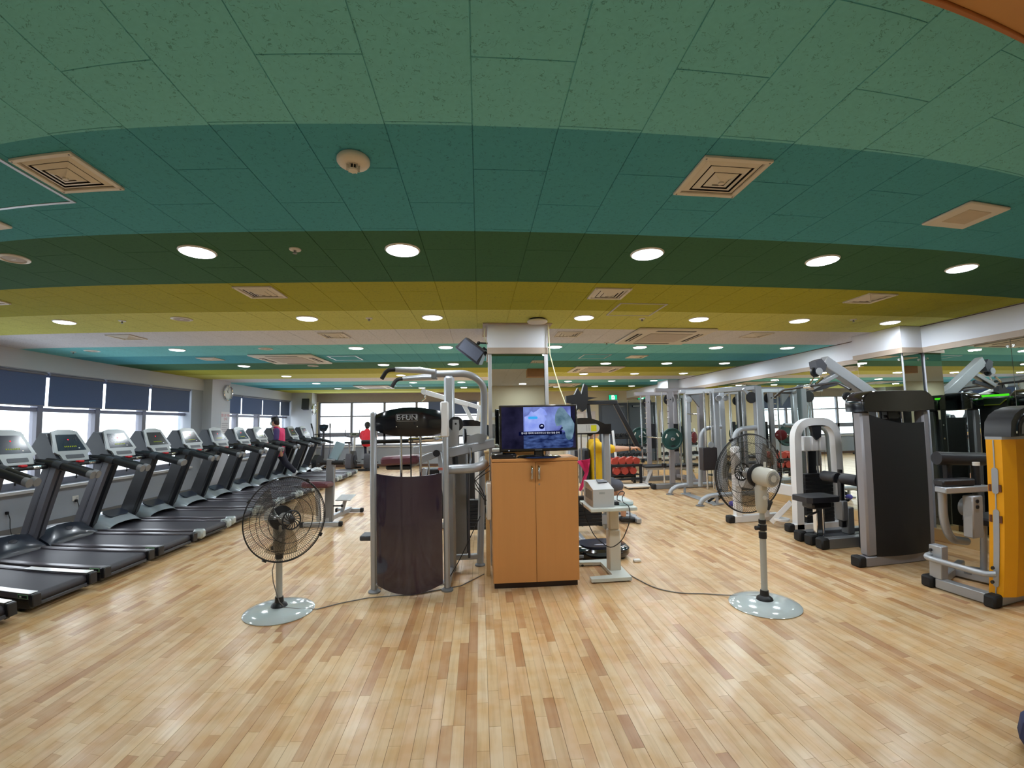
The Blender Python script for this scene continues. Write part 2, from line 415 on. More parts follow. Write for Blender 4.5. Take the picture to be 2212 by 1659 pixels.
# ---- ceiling: painted mineral tiles in colour bands running across the room
def ceiling_mat():
    mt = bpy.data.materials.new('ceiling_tile_paint'); mt.use_nodes = True
    nt = mt.node_tree; n = nt.nodes; l = nt.links; b = n['Principled BSDF']
    ge = n.new('ShaderNodeNewGeometry'); sp = n.new('ShaderNodeSeparateXYZ'); l.new(ge.outputs['Position'], sp.inputs[0])
    edges = [0.56, 1.445, 2.327, 3.222, 4.089, 4.972, 5.896]
    T1, T2, GR, OL, YE, WH = (124,206,214), (82,166,184), (66,112,84), (172,172,62), (208,210,116), (222,224,234)
    seq = [WH]; ys = [-9.0]
    for c, y in zip((T1, T2, GR, OL, YE, WH), edges): seq.append(c); ys.append(y)
    P = 0.886; y = edges[-1]
    # the palette repeats to the far wall
    cyc = [T1, T2, GR, OL, YE, WH]; k = 0
    while y < 16.5:
        seq.append(cyc[k % 6]); ys.append(y); y += P; k += 1
    # two constant ramps chained by distance
    def ramp(lo, hi, items):
        mr = n.new('ShaderNodeMapRange'); mr.inputs['From Min'].default_value = lo; mr.inputs['From Max'].default_value = hi
        l.new(sp.outputs['Y'], mr.inputs['Value'])
        rp = n.new('ShaderNodeValToRGB'); rp.color_ramp.interpolation = 'CONSTANT'; l.new(mr.outputs[0], rp.inputs[0])
        e = rp.color_ramp.elements
        for j, (yy, cc) in enumerate(items):
            p = max(0.0, (yy-lo)/(hi-lo))
            x = e[j] if j < 2 else e.new(p)
            x.position = p; x.color = lin(cc)+(1,)
        return rp
    items = list(zip(ys, seq))
    a = ramp(-4.0, 7.0, [t for t in items if t[0] < 7.0]); bb = ramp(6.8, 17.0, [(6.8, [t for t in items if t[0] <= 6.8][-1][1])] + [t for t in items if t[0] > 6.8])
    gt = n.new('ShaderNodeMath'); gt.operation = 'GREATER_THAN'; gt.inputs[1].default_value = 6.9; l.new(sp.outputs['Y'], gt.inputs[0])
    mx = n.new('ShaderNodeMix'); mx.data_type = 'RGBA'; l.new(gt.outputs[0], mx.inputs['Factor']); l.new(a.outputs[0], mx.inputs['A']); l.new(bb.outputs[0], mx.inputs['B'])
    # worm-track flecks pressed into the tile
    n1 = n.new('ShaderNodeTexNoise'); n1.inputs['Scale'].default_value = 30; n1.inputs['Detail'].default_value = 2; n1.inputs['Distortion'].default_value = 1.5
    l.new(ge.outputs['Position'], n1.inputs['Vector'])
    sb = n.new('ShaderNodeMath'); sb.operation = 'SUBTRACT'; sb.inputs[1].default_value = 0.5; l.new(n1.outputs['Fac'], sb.inputs[0])
    ab = n.new('ShaderNodeMath'); ab.operation = 'ABSOLUTE'; l.new(sb.outputs[0], ab.inputs[0])
    lt = n.new('ShaderNodeMath'); lt.operation = 'LESS_THAN'; lt.inputs[1].default_value = 0.016; l.new(ab.outputs[0], lt.inputs[0])
    n2 = n.new('ShaderNodeTexNoise'); n2.inputs['Scale'].default_value = 38; n2.inputs['Detail'].default_value = 1; l.new(ge.outputs['Position'], n2.inputs['Vector'])
    g2 = n.new('ShaderNodeMath'); g2.operation = 'GREATER_THAN'; g2.inputs[1].default_value = 0.53; l.new(n2.outputs['Fac'], g2.inputs[0])
    ml = n.new('ShaderNodeMath'); ml.operation = 'MULTIPLY'; l.new(lt.outputs[0], ml.inputs[0]); l.new(g2.outputs[0], ml.inputs[1])
    sc_ = n.new('ShaderNodeMath'); sc_.operation = 'MULTIPLY'; sc_.inputs[1].default_value = 0.42; l.new(ml.outputs[0], sc_.inputs[0])
    n4 = n.new('ShaderNodeTexNoise'); n4.inputs['Scale'].default_value = 55; l.new(ge.outputs['Position'], n4.inputs['Vector'])
    mm = n.new('ShaderNodeMapRange'); mm.inputs['To Min'].default_value = 0.92; mm.inputs['To Max'].default_value = 1.06; l.new(n4.outputs['Fac'], mm.inputs['Value'])
    v1 = n.new('ShaderNodeVectorMath'); v1.operation = 'SCALE'; l.new(mx.outputs['Result'], v1.inputs[0]); l.new(mm.outputs[0], v1.inputs['Scale'])
    m3 = n.new('ShaderNodeMix'); m3.data_type = 'RGBA'; l.new(sc_.outputs[0], m3.inputs['Factor']); l.new(v1.outputs[0], m3.inputs['A']); m3.inputs['B'].default_value = (0.02, 0.06, 0.06, 1)
    l.new(m3.outputs['Result'], b.inputs['Base Color']); b.inputs['Roughness'].default_value = 0.9; b.inputs['Specular IOR Level'].default_value = 0.2
    return mt
TILEM = ceiling_mat()
ce = struct('ceiling', G().box(XL-0.3, XR+0.6, YB, YF+0.2, ZC+0.004, ZC+0.15), TILEM)
TW, TL = 0.3165, 0.592
def tile_geo(g, x0, x1, y0, y1, z):
    e = 0.0012
    v = [(x0,y0,z+0.005),(x1,y0,z+0.005),(x1,y1,z+0.005),(x0,y1,z+0.005),(x0+e,y0+e,z),(x1-e,y0+e,z),(x1-e,y1-e,z),(x0+e,y1-e,z)]
    g.add(v, [(7,6,5,4),(4,5,1,0),(5,6,2,1),(6,7,3,2),(7,4,0,3)])
tiles = []
for i in range(int((XL+0.0228)/TW)-1, int((XR+0.0228)/TW)+2):
    x0 = -0.0228 + i*TW
    ph = 1.147 if i % 2 == 0 else 1.443
    j = int((YB-ph)/TL)-1
    while ph + j*TL < YF:
        tiles.append((x0+TW/2, ph+(j+0.5)*TL)); j += 1
near = sorted([t for t in tiles if t[1] > 0.55 and abs(t[0]-0.07*t[1]) < 1.5*t[1]], key=lambda t: t[0]**2+t[1]**2)[:300]
nset = set(near)
g = G(); tile_geo(g, -TW/2+0.0012, TW/2-0.0012, -TL/2+0.001, TL/2-0.001, 0)
tme = bpy.data.meshes.new('ceiling_tile'); tme.from_pydata(g.v, [], g.f); tme.update(); tme.materials.append(TILEM)
for t in near:
    o = bpy.data.objects.new('ceiling_tile', tme); COL.objects.link(o); o.parent = ce; o.location = (t[0], t[1], ZC)
g = G()
for t in tiles:
    if t not in nset: tile_geo(g, t[0]-TW/2+0.0012, t[0]+TW/2-0.0012, t[1]-TL/2+0.001, t[1]+TL/2-0.001, ZC)
me = bpy.data.meshes.new('ceiling_tiling'); me.from_pydata(g.v, [], g.f); me.update(); me.materials.append(TILEM)
o = bpy.data.objects.new('ceiling_tiling', me); COL.objects.link(o); o.parent = ce; o['kind'] = 'stuff'

# ---- left wall with two window bays
g = G()
bays = [(3.3, 9.95), (11.42, 15.25)]
XO = XL-0.30
g.box(XO, XL, YB, YF, 0, 0.60); g.box(XO, XL, YB, YF, 2.33, ZC)
g.box(XO, XL, YB, bays[0][0], 0.60, 2.33); g.box(XO, XL, bays[0][1], bays[1][0], 0.60, 2.33); g.box(XO, XL, bays[1][1], YF, 0.60, 2.33)
wl_ = struct('wall_left', g, WALLG)
struct('pilaster', G().box(XL, XL+0.22, 10.35, 11.12, 0, ZC), WALLW, wl_)
struct('window_head', G().box(XL, XL+0.02, YB, YF, 2.335, ZC-0.001), WALLW, wl_)
struct('baseboard_left', G().box(XL, XL+0.015, YB, YF-0.02, 0, 0.09), mat('baseboard_grey', (110,108,108), 0.6))
SILLM = mat('sill_stone', (196,194,194), 0.4, var=0.05)
def window_bay(idx, mull, y0, y1):
    root = struct('window_%d' % idx, G().box(XL-0.24, XL-0.16, y0, y1, 0.60, 0.70).box(XL-0.24, XL-0.16, y0, y1, 2.27, 2.33), FRAME)
    obj('window_sill', G().box(XL-0.20, XL+0.06, y0-0.03, y1+0.03, 0.555, 0.60, 0.006), SILLM, root)
    obj('transom', G().box(XL-0.26, XL-0.14, y0, y1, 1.735, 1.795, 0.004), FRAME, root)
    for y in mull:
        obj('mullion', G().box(XL-0.27, XL-0.13, y-0.05, y+0.05, 0.60, 2.33, 0.004), FRAME, root)
    ed = [y0]+[y for y in mull if y0 < y < y1]+[y1]
    for a, b_ in zip(ed[:-1], ed[1:]):
        if b_-a < 0.2: continue
        obj('pane', G().box(XL-0.206, XL-0.200, a+0.045, b_-0.045, 0.70, 1.735), GLASS, root)
        obj('pane', G().box(XL-0.206, XL-0.200, a+0.045, b_-0.045, 1.795, 2.27), GLASS, root)
        # small dark window latch on the bottom rail
        obj('latch', G().box(XL-0.16, XL-0.145, (a+b_)/2+0.18, (a+b_)/2+0.20, 0.66, 0.79, 0.003), BLACK, root)
    return ed
BLINDM = mat('blue_roller_fabric', (88,104,142), 0.8, var=0.06, nscale=40)
_b = BLINDM.node_tree.nodes['Principled BSDF']
_b.inputs['Subsurface Weight'].default_value = 0.0
ORD = ['first','second','third','fourth','fifth','sixth','seventh','eighth','ninth','tenth','eleventh','twelfth']
nb = 0
for bi, (mull, (y0, y1), nm) in enumerate((([4.3, 5.4, 6.49, 7.59, 8.70], bays[0], 'near left window'), ([12.12, 13.31, 14.5], bays[1], 'far left window'))):
    ed = window_bay(bi+1, mull, y0, y1)
    k = 0
    for a, b_ in zip(ed[:-1], ed[1:]):
        if b_-a < 0.3: continue
        t = thing('roller_blind', 'blue roller blind half drawn over the %s, %s pane from the camera' % (nm, ORD[k]), 'blind', (XL-0.03, (a+b_)/2, 1.83), 0, 'blue roller blinds on the left windows')
        w = (b_-a)/2-0.030
        obj('fabric', G().box(-0.003, 0.0, -w, w, 0, 0.46), BLINDM, t)
        obj('roller', G().cyl((0,-w,0.475),(0,w,0.475),0.022,12), FRAME, t)
        obj('bottom_bar', G().box(-0.006, 0.004, -w, w, -0.018, 0.0, 0.003), FRAME, t)
        k += 1

# ---- far wall: window band on the left, plain cream wall with a steel door on the right
g = G()
FX0, FX1, FZ0, FZ1 = -5.78, -0.02, 0.74, 2.30
g.box(XL-0.3, XR+0.6, YF, YF+0.25, 0, FZ0); g.box(XL-0.3, XR+0.6, YF, YF+0.25, FZ1, ZC)
g.box(XL-0.3, FX0, YF, YF+0.25, FZ0, FZ1); g.box(FX1, XR+0.6, YF, YF+0.25, FZ0, FZ1)
wf = struct('wall_far', g, CREAM)
struct('wall_below_window', G().box(XL+0.01, FX1+0.02, YF-0.012, YF-0.001, 0.0, FZ0-0.05), WALLG, wf)
struct('column', G().box(XL+0.001, FX0-0.05, YF-0.5, YF, 0, ZC), WALLW, wf)
struct('window_head', G().box(FX0-0.05, FX1+0.05, YF-0.02, YF-0.001, FZ1+0.005, ZC-0.001), mat('head_grey', (150,140,140), 0.7), wf)
root = struct('window_3', G().box(FX0, FX1, YF+0.02, YF+0.08, FZ0, FZ0+0.05).box(FX0, FX1, YF+0.02, YF+0.08, FZ1-0.04, FZ1), FRAME)
obj('window_sill', G().box(FX0-0.05, FX1+0.05, YF-0.06, YF+0.05, FZ0-0.05, FZ0, 0.005), SILLM, root)
obj('transom', G().box(FX0, FX1, YF+0.01, YF+0.07, 1.77, 1.81, 0.004), FRAME, root)
obj('transom', G().box(FX0, FX1, YF+0.0, YF+0.08, 1.06, 1.21, 0.006), FRAME, root)
mu = [-5.75, -4.59, -3.41, -2.26, -1.10]
for x in mu: obj('mullion', G().box(x-0.04, x+0.04, YF, YF+0.10, FZ0, FZ1, 0.004), FRAME, root)
ed = mu+[FX1]
for a, b_ in zip(ed[:-1], ed[1:]):
    for z0, z1 in ((FZ0+0.05, 1.06), (1.21, 1.77), (1.81, FZ1-0.04)):
        obj('pane', G().box(a+0.035, b_-0.035, YF+0.04, YF+0.046, z0, z1), GLASS, root)
t = thing('roller_blind', 'wide blue roller blind on the far wall behind the chin-up frame', 'blind', (-0.96, YF-0.03, 1.86), 0)
obj('fabric', G().box(-0.87, 0.87, -0.003, 0, 0, 0.42), BLINDM, t)
obj('roller', G().cyl((-0.87,0,0.435),(0.87,0,0.435),0.022,12), FRAME, t)
obj('bottom_bar', G().box(-0.87, 0.87, -0.006, 0.004, -0.018, 0, 0.003), FRAME, t)
STEEL = mat('steel_door_paint', (92,100,112), 0.5, var=0.03)
d = struct('door_1', G().box(4.43, 5.36, YF-0.045, YF-0.005, 0.01, 2.08, 0.004), STEEL)
obj('door_frame', G().box(4.34, 4.43, YF-0.07, YF, 0, 2.16, 0.004).box(5.36, XR-0.01, YF-0.07, YF, 0, 2.16, 0.004).box(4.43, 5.36, YF-0.07, YF, 2.08, 2.16, 0.004), mat('door_frame_grey', (74,80,90), 0.5), d)
obj('door_handle', G().cyl((4.62,YF-0.045,1.02),(4.62,YF-0.10,1.02),0.014,10).cyl((4.62,YF-0.10,1.02),(4.76,YF-0.10,1.02),0.012,10), CHROME, d)
obj('door_closer', G().box(5.0, 5.26, YF-0.10, YF-0.05, 2.0, 2.06, 0.006), GREYP, d)
struct('baseboard_far', G().box(XL, 4.34, YF-0.015, YF, 0, 0.09), mat('baseboard_brown', (96,70,56), 0.6))

# ---- right wall: dropped white beam over mirrors on a pale wood base
g = G(); g.box(XR, XR+0.6, YB, YF, 2.335, ZC)
wr = struct('wall_right', G().box(XR+0.03, XR+0.6, YB, YF, 0, 2.335).box(XR, XR+0.6, YB, YF, 2.335, ZC), BEAMW)
struct('shadow_gap', G().box(XR-0.004, XR, YB, YF, ZC-0.012, ZC-0.004), mat('gap_brown', (96,74,66), 0.8), wr)
struct('pilaster', G().box(5.12, XR, 4.57, 5.30, 2.335, ZC-0.004).box(5.15, XR, 4.60, 5.27, 0, 2.335), BEAMW, wr)
struct('pilaster', G().box(5.12, XR, 11.4, 12.1, 2.335, ZC-0.004).box(5.15, XR, 11.43, 12.07, 0, 2.335), BEAMW, wr)
struct('trim_1', G().box(XR-0.006, XR+0.03, YB, 4.57, 2.268, 2.335).box(XR-0.006, XR+0.03, 5.30, 11.4, 2.268, 2.335).box(XR-0.006, XR+0.03, 12.1, YF, 2.268, 2.335).box(5.115, XR, 4.565, 5.305, 2.268, 2.334).box(5.115, XR, 11.395, 12.105, 2.268, 2.334), TRIMB)
struct('baseboard_right', G().box(XR-0.035, XR+0.03, YB, 4.56, 0, 0.145, 0.004).box(XR-0.035, XR+0.03, 5.31, 11.39, 0, 0.145, 0.004).box(XR-0.035, XR+0.03, 12.11, YF-0.08, 0, 0.145, 0.004).box(5.10, XR, 4.55, 5.32, 0, 0.145, 0.004).box(5.10, XR, 11.38, 12.12, 0, 0.145, 0.004), PINE)
mw = thing('wall_mirror', 'tall frameless mirror panels covering the right wall under the white beam', 'mirror', (XR, 0, 0))
def mirror_x(y0, y1, x):
    obj('mirror_panel', G().box(x-XR, x-XR+0.005, y0+0.002, y1-0.002, 0.147, 2.266, 0.0008), MIRROR, mw, False)
    for z in (0.5, 2.19):
        for yy in (y0+0.03, y1-0.03): obj('mirror_clip', G().cyl((x-XR,yy,z),(x-XR-0.008,yy,z),0.016,10), CHROME, mw)
ys = [YB, -2.3, -1.1, 0.1, 1.3, 2.5, 3.57, 4.565]
for a, b_ in zip(ys[:-1], ys[1:]): mirror_x(a, b_, XR+0.012)
ys = [5.305+1.0158*k for k in range(7)]
for a, b_ in zip(ys[:-1], ys[1:]): mirror_x(a, b_, XR+0.012)
ys = [12.105, 13.3, 14.5, YF-0.09]
for a, b_ in zip(ys[:-1], ys[1:]): mirror_x(a, b_, XR+0.012)
mirror_x(4.61, 5.26, 5.140); mirror_x(11.44, 12.06, 5.140)
for yy in (4.592, 11.422):
    obj('mirror_panel', G().box(5.15-XR, -0.002, yy-0.004, yy, 0.147, 2.266, 0.0008), MIRROR, mw, False)

# ---- wall behind the camera (seen in the pillar mirror) and the wood canopy in the upper right corner
struct('wall_back', G().box(XL-0.3, XR+0.6, YB-0.2, YB, 0, ZC+0.1), CREAM)
CANOPY = mat('canopy_wood', (204,150,88), 0.45, var=0.1, nscale=5)
cn = struct('trim_2', G().box(0.98, XR-0.05, 0.30, 0.655, 2.45, ZC-0.001, 0.003), CANOPY)
struct('canopy_edge', G().box(0.965, XR-0.05, 0.655, 0.672, 2.44, ZC-0.001, 0.002), mat('canopy_edge_wood', (176,112,62), 0.45), cn)

# ---- pillar in the middle of the room, boxed out at the top, mirror on its faces
px0, px1, py0, py1 = 0.10, 0.748, 4.72, 5.36
pil = struct('pillar', G().box(px0+0.03, px1-0.03, py0+0.03, py1-0.03, 0, 2.27).box(px0-0.005, px1, py0, py1+0.02, 2.335, ZC-0.003), BEAMW)
struct('shadow_gap', G().box(px0-0.06, px1+0.05, py0-0.045, py1+0.06, ZC-0.012, ZC-0.002), TRIMB, pil)
struct('pillar_trim', G().box(px0-0.012, px1+0.006, py0-0.006, py1+0.026, 2.268, 2.335), TRIMB, pil)
ALU = mat('aluminium_trim', (206,208,212), 0.3, 0.6, var=0.02)
for x in (px0+0.012, px1-0.022): struct('mirror_edge_trim', G().box(x-0.018, x+0.022, py0+0.005, py0+0.03, 0.0, 2.268, 0.003), ALU, pil)
pm = thing('pillar_mirror', 'framed mirror on the pillar face behind the television', 'mirror', (0, 0, 0))
obj('mirror_panel', G().box(px0+0.034, px1-0.044, py0+0.018, py0+0.024, 0.10, 2.266), MIRROR, pm, False)
obj('mirror_panel', G().box(px0+0.022, px0+0.028, py0+0.034, py1-0.034, 0.10, 2.266), MIRROR, pm, False)
obj('mirror_panel', G().box(px1-0.028, px1-0.022, py0+0.034, py1-0.034, 0.10, 2.266), MIRROR, pm, False)

# ================================================================ CEILING FIXTURES
BEIGEP = mat('aged_white_plastic', (222,216,206), 0.5, var=0.03)
LAMP = emis('downlight_glow', (244,248,255), LAMP_W)
RIM = mat('downlight_rim', (236,236,238), 0.4)
cols_ = [-4.33, -1.755, -0.475, 1.09, 2.37, 3.59, 4.80]
rows_ = [2.63, 4.40, 6.19, 8.0, 9.79, 11.6, 13.4]
def downlight():
    t = thing('downlight', 'x', 'ceiling light', (0,0,0), 0, 'round downlights in rows across the ceiling')
    obj('rim', G().lathe([(0.099,0),(0.108,0),(0.109,-0.004),(0.100,-0.011),(0.097,-0.006)], n=32, ring=True), RIM, t)
    g = G(); prof = [(0.0985,-0.009),(0.088,-0.0145),(0.06,-0.018),(0.03,-0.0195),(0.0005,-0.02)]
    g.lathe(prof, n=20); obj('diffuser', g, LAMP, t)
    ld = bpy.data.lights.new('downlight_bulb', 'AREA'); ld.shape = 'DISK'; ld.size = 0.19; ld.energy = LAMP_P; ld.color = (0.87, 0.94, 1.0)
    lo = bpy.data.objects.new('downlight_bulb', ld); COL.objects.link(lo); lo.parent = t; lo.location = (0, 0, -0.023)
    return t
dl = None
RW = ['nearest','second','third','fourth','fifth','sixth','seventh']
for r, y in enumerate(rows_):
    xs = [x for x in cols_ if not (r == 0 and x < -4) and not (r == 0 and x > 4.5)]
    for c, x in enumerate(xs):
        lb = 'round glowing downlight, %s from the left in the %s row of lights' % (ORD[c], RW[r])
        if dl is None: dl = downlight(); dl.location = (x, y, ZC); dl['label'] = lb
        else: dup(dl, (x, y, ZC), label=lb)
for c, x in enumerate((-4.33, -1.755, 1.2, 3.59)):  # one shows in the pillar mirror; the others are added for floor light
    dup(dl, (x, -2.7, ZC), label='round downlight behind the camera, %s from the left, in a partly added row for the near floor' % ORD[c])
dup(dl, (-4.33, 2.63, ZC), label='round downlight just beyond the left edge of the picture in the nearest row')
dup(dl, (4.80, 2.63, ZC), label='round downlight just beyond the right edge of the picture in the nearest row')

# square diffuser vents
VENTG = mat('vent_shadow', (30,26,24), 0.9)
def vent():
    t = thing('ceiling_vent', 'x', 'air vent', (0,0,0), 0, 'square diffuser vents in the ceiling')
    s = 0.155
    obj('vent_frame', G().box(-s,s,-s,-s+0.024,-0.012,0.0,0.002).box(-s,s,s-0.024,s,-0.012,0.0,0.002).box(-s,-s+0.024,-s+0.024,s-0.024,-0.012,0,0.002).box(s-0.024,s,-s+0.024,s-0.024,-0.012,0,0.002), BEIGEP, t)
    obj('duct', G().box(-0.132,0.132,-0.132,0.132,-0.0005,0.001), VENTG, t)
    for k, (a, z) in enumerate(((0.128,-0.002),(0.092,-0.009),(0.056,-0.016))):
        b_ = a-0.026; g = G()
        rings = [[(-q,-q,zz),(q,-q,zz),(q,q,zz),(-q,q,zz)] for q, zz in ((a,z),(b_,z-0.010),(b_,z-0.008),(a,z+0.0015))]
        vv = [p for r_ in rings for p in r_]
        fs = []
        for i in range(4):
            for j in range(4): fs.append((i*4+j, i*4+(j+1) % 4, ((i+1) % 4)*4+(j+1) % 4, ((i+1) % 4)*4+j))
        g.add(vv, fs); obj('louvre', g, BEIGEP, t, False)
    obj('centre_cone', G().add([(-0.036,-0.036,-0.018),(0.036,-0.036,-0.018),(0.036,0.036,-0.018),(-0.036,0.036,-0.018),(0,0,-0.030)], [(0,1,4),(1,2,4),(2,3,4),(3,0,4),(3,2,1,0)]).cyl((0,0,-0.026),(0,0,-0.034),0.012,12), BEIGEP, t, False)
    for sx_ in (-1,1):
        for sy_ in (-1,1): obj('screw', G().cyl((sx_*0.143,sy_*0.143,-0.012),(sx_*0.143,sy_*0.143,-0.0135),0.004,8), GREYP, t)
    return t
vn = None
VL = [(1.08,1.72,'large near square vent in the dark teal band right of the smoke detector'),(-1.77,1.715,'large near square vent at the left edge in the dark teal band'),(-1.78,3.49,'square vent in the olive band above the left fan'),(1.10,3.53,'square vent in the olive band above the pillar'),(3.60,3.48,'square vent in the olive band near the right beam'),(-4.32,3.5,'square vent cut off by the left edge in the olive band'),(-1.766,5.287,'square vent in the white band left of the pillar'),(1.10,5.28,'square vent in the white band just right of the pillar'),(3.617,5.23,'square vent in the white band right of the air conditioner'),(-4.318,5.25,'square vent in the white band near the left windows'),(2.67,7.15,'small flat vent in the second teal band right of an access hatch'),(-4.4,7.1,'flat vent in the second teal band by the left windows')]
for x, y, lb in VL:
    if vn is None: vn = vent(); vn.location = (x, y, ZC); vn['label'] = lb
    else: dup(vn, (x, y, ZC), label=lb)

# four-way air conditioner cassettes
def cassette():
    t = thing('air_conditioner', 'x', 'air conditioner', (0,0,0), 0, 'ceiling air conditioner cassettes')
    obj('panel', G().box(-0.5,0.5,-0.5,0.5,-0.028,0,0.012), BEIGEP, t)
    obj('grille', G().box(-0.28,0.28,-0.28,0.28,-0.034,-0.028,0.003), mat('grille_beige', (192,182,174), 0.6), t)
    for k in range(4):
        a = k*PI/2; u = V(math.cos(a), math.sin(a), 0); w = V(-math.sin(a), math.cos(a), 0)
        obj('slot', G().cbox(u*0.40+V(0,0,-0.0285), (u, w, V(0,0,1)), (0.035, 0.25, 0.0015)), VENTG, t, False)
        obj('flap', G().cbox(u*0.40+V(0,0,-0.031), (u, w, V(0,0,1)), (0.008, 0.25, 0.002)), BEIGEP, t, False)
    return t
ac = None
for x, y, lb in ((2.365,5.35,'large air conditioner cassette in the white band right of the pillar'),(-3.08,7.17,'large air conditioner cassette left of centre over the treadmills'),(2.40,8.9,'air conditioner cassette further back, right of the pillar, in the olive band'),(-3.08,12.85,'small far air conditioner cassette above the far windows'),(2.39,12.7,'farthest air conditioner cassette right of the pillar')):
    if ac is None: ac = cassette(); ac.location = (x, y, ZC); ac['label'] = lb
    else: dup(ac, (x, y, ZC), label=lb)

# access hatches: aluminium frame round a painted tile
def hatch():
    t = thing('access_hatch', 'x', 'access hatch', (0,0,0), 0, 'aluminium framed ceiling access hatches')
    s = 0.235
    obj('hatch_frame', G().box(-s,s,-s,-s+0.018,-0.005,0.001).box(-s,s,s-0.018,s,-0.005,0.001).box(-s,-s+0.018,-s+0.018,s-0.018,-0.005,0.001).box(s-0.018,s,-s+0.018,s-0.018,-0.005,0.001), ALU, t)
    obj('hatch_panel', G().box(-s+0.02,s-0.02,-s+0.02,s-0.02,-0.003,0.0005), TILEM, t)
    return t
ht = None
for x, y, lb in ((-2.19,1.74,'near access hatch with bright metal frame at the left edge beside a vent'),(1.53,4.06,'access hatch between the olive and yellow bands right of the pillar'),(-2.2,7.16,'access hatch beside the left air conditioner cassette'),(1.93,7.16,'access hatch in the second teal band right of the pillar'),(-2.2,12.6,'far access hatch beside the far left cassette')):
    if ht is None: ht = hatch(); ht.location = (x, y, ZC); ht['label'] = lb
    else: dup(ht, (x, y, ZC), label=lb)

# flat plates
for x, y, lb in ((2.65,1.87,'flat beige ceiling speaker plate in the dark teal band at upper right'),(-2.70,2.03,'flat beige ceiling plate cut off by the left edge above the speaker')):
    t = thing('ceiling_plate', lb, 'ceiling plate', (x, y, ZC))
    obj('plate', G().box(-0.155,0.155,-0.148,0.148,-0.016,0,0.006), BEIGEP, t)
    obj('grille', G().box(-0.085,0.085,-0.08,0.08,-0.0175,-0.016), mat('plate_grille', (200,186,166), 0.6), t)

# round ceiling speakers
sp_ = None
for k, (x, y, lb) in enumerate(((-3.03,2.63,'round white ceiling speaker at the left edge in the dark green band'),(-3.03,4.37,'round white ceiling speaker in the yellow band above the treadmills'),(-3.05,6.19,'round white ceiling speaker left of a cassette in the second light teal band'),(-5.62,6.2,'round white ceiling speaker near the left wall above the blinds'),(-3.08,8.08,'round white ceiling speaker behind the left cassette'))):
    if sp_ is None:
        sp_ = thing('ceiling_speaker', lb, 'ceiling speaker', (x, y, ZC), 0, 'round speakers set in the ceiling')
        obj('ring', G().lathe([(0.075,0),(0.10,0),(0.10,-0.006),(0.078,-0.011),(0.074,-0.006)], n=28, ring=True), WHITEPL, sp_)
        obj('grille', G().lathe([(0.0755,-0.005),(0.03,-0.007),(0.0005,-0.0075)], n=28), mat('speaker_grille', (176,168,162), 0.6), sp_)
        obj('badge', G().box(-0.018,0.018,-0.005,0.005,-0.0095,-0.0070), WHITEPL, sp_)
    else: dup(sp_, (x, y, ZC), label=lb)

# smoke detector, round access point, sprinkler heads
t = thing('smoke_detector', 'round cream smoke detector on the dark teal band near the camera', 'smoke detector', (-0.51, 1.67, ZC))
obj('base', G().lathe([(0.062,0),(0.066,-0.006),(0.066,-0.018),(0.060,-0.026),(0.048,-0.031),(0.032,-0.034)], n=28), BEIGEP, t)
for k in range(10):
    a = 2*PI*k/10; u = V(math.cos(a), math.sin(a), 0)
    obj('rib', G().cbox(u*0.022+V(0,0,-0.042), (u, V(-u.y,u.x,0), V(0,0,1)), (0.006,0.0015,0.010)), BEIGEP, t, False)
obj('chamber', G().cyl((0,0,-0.033),(0,0,-0.05),0.018,16), VENTG, t)
obj('cap', G().lathe([(0.018,-0.049),(0.020,-0.051),(0.018,-0.056),(0.004,-0.057),(0.0005,-0.055)], n=20), BEIGEP, t)
t = thing('access_point', 'round white wireless access point on the yellow band beside the pillar top', 'access point', (0.61, 4.50, ZC))
obj('mount', G().cyl((0,0,0),(0,0,-0.02),0.085,24), VENTG, t)
obj('cover', G().lathe([(0.085,-0.014),(0.104,-0.018),(0.108,-0.028),(0.100,-0.040),(0.06,-0.048),(0.0005,-0.05)], n=32), BEIGEP, t)
sk = None
for x, y, lb in ((-1.136,2.615,'small sprinkler cap in the dark green band left of centre'),(-3.695,4.415,'tiny sprinkler head in the yellow band far left'),(-1.128,4.425,'tiny sprinkler head in the yellow band between two downlights'),(1.732,4.421,'tiny sprinkler head in the yellow band right of the access hatch'),(4.206,4.306,'tiny sprinkler head in the yellow band near the beam'),(-5.97,6.26,'tiny sprinkler head close to the left wall'),(1.758,5.849,'tiny sprinkler head in the white band by the cassette')):
    if sk is None:
        sk = thing('sprinkler', lb, 'sprinkler', (x, y, ZC), 0, 'ceiling sprinkler heads')
        obj('escutcheon', G().lathe([(0.012,0),(0.036,0),(0.034,-0.006),(0.014,-0.009)], n=20), WHITEPL, sk)
        obj('head', G().cyl((0,0,-0.008),(0,0,-0.026),0.008,12).cyl((0,0,-0.026),(0,0,-0.028),0.014,12), GREYP, sk)
    else: dup(sk, (x, y, ZC), label=lb)

# ================================================================ LEFT SIDE: TREADMILLS
def wobj(name, g, mt, parent, smooth=True):
    """a part modelled in room coordinates under an unrotated thing"""
    o = obj(name, g, mt, parent, smooth); o.location = -parent.location
    return o
BELT = mat('treadmill_belt', (52,50,58), 0.5, var=0.06, nscale=30)
RAIL = mat('treadmill_rail', (96,92,98), 0.32, 0.35, var=0.05)
HOODS = mat('silver_hood', (168,178,184), 0.2, 0.35, coat=0.3, var=0.03)
HOODB = mat('blueblack_hood', (44,50,62), 0.28, coat=0.2, var=0.06)
CONS = mat('console_shell', (150,156,158), 0.35, 0.2, var=0.03)
CONSD = mat('console_dark', (58,62,70), 0.4, var=0.05)
SCREEN = mat('console_screen', (38,46,58), 0.18, coat=0.3, var=0.25, nscale=9)
WRAP = mat('plastic_wrap', (196,206,206), 0.18, spec=0.7, coat=0.5, alpha=0.75, var=0.1, nscale=20)
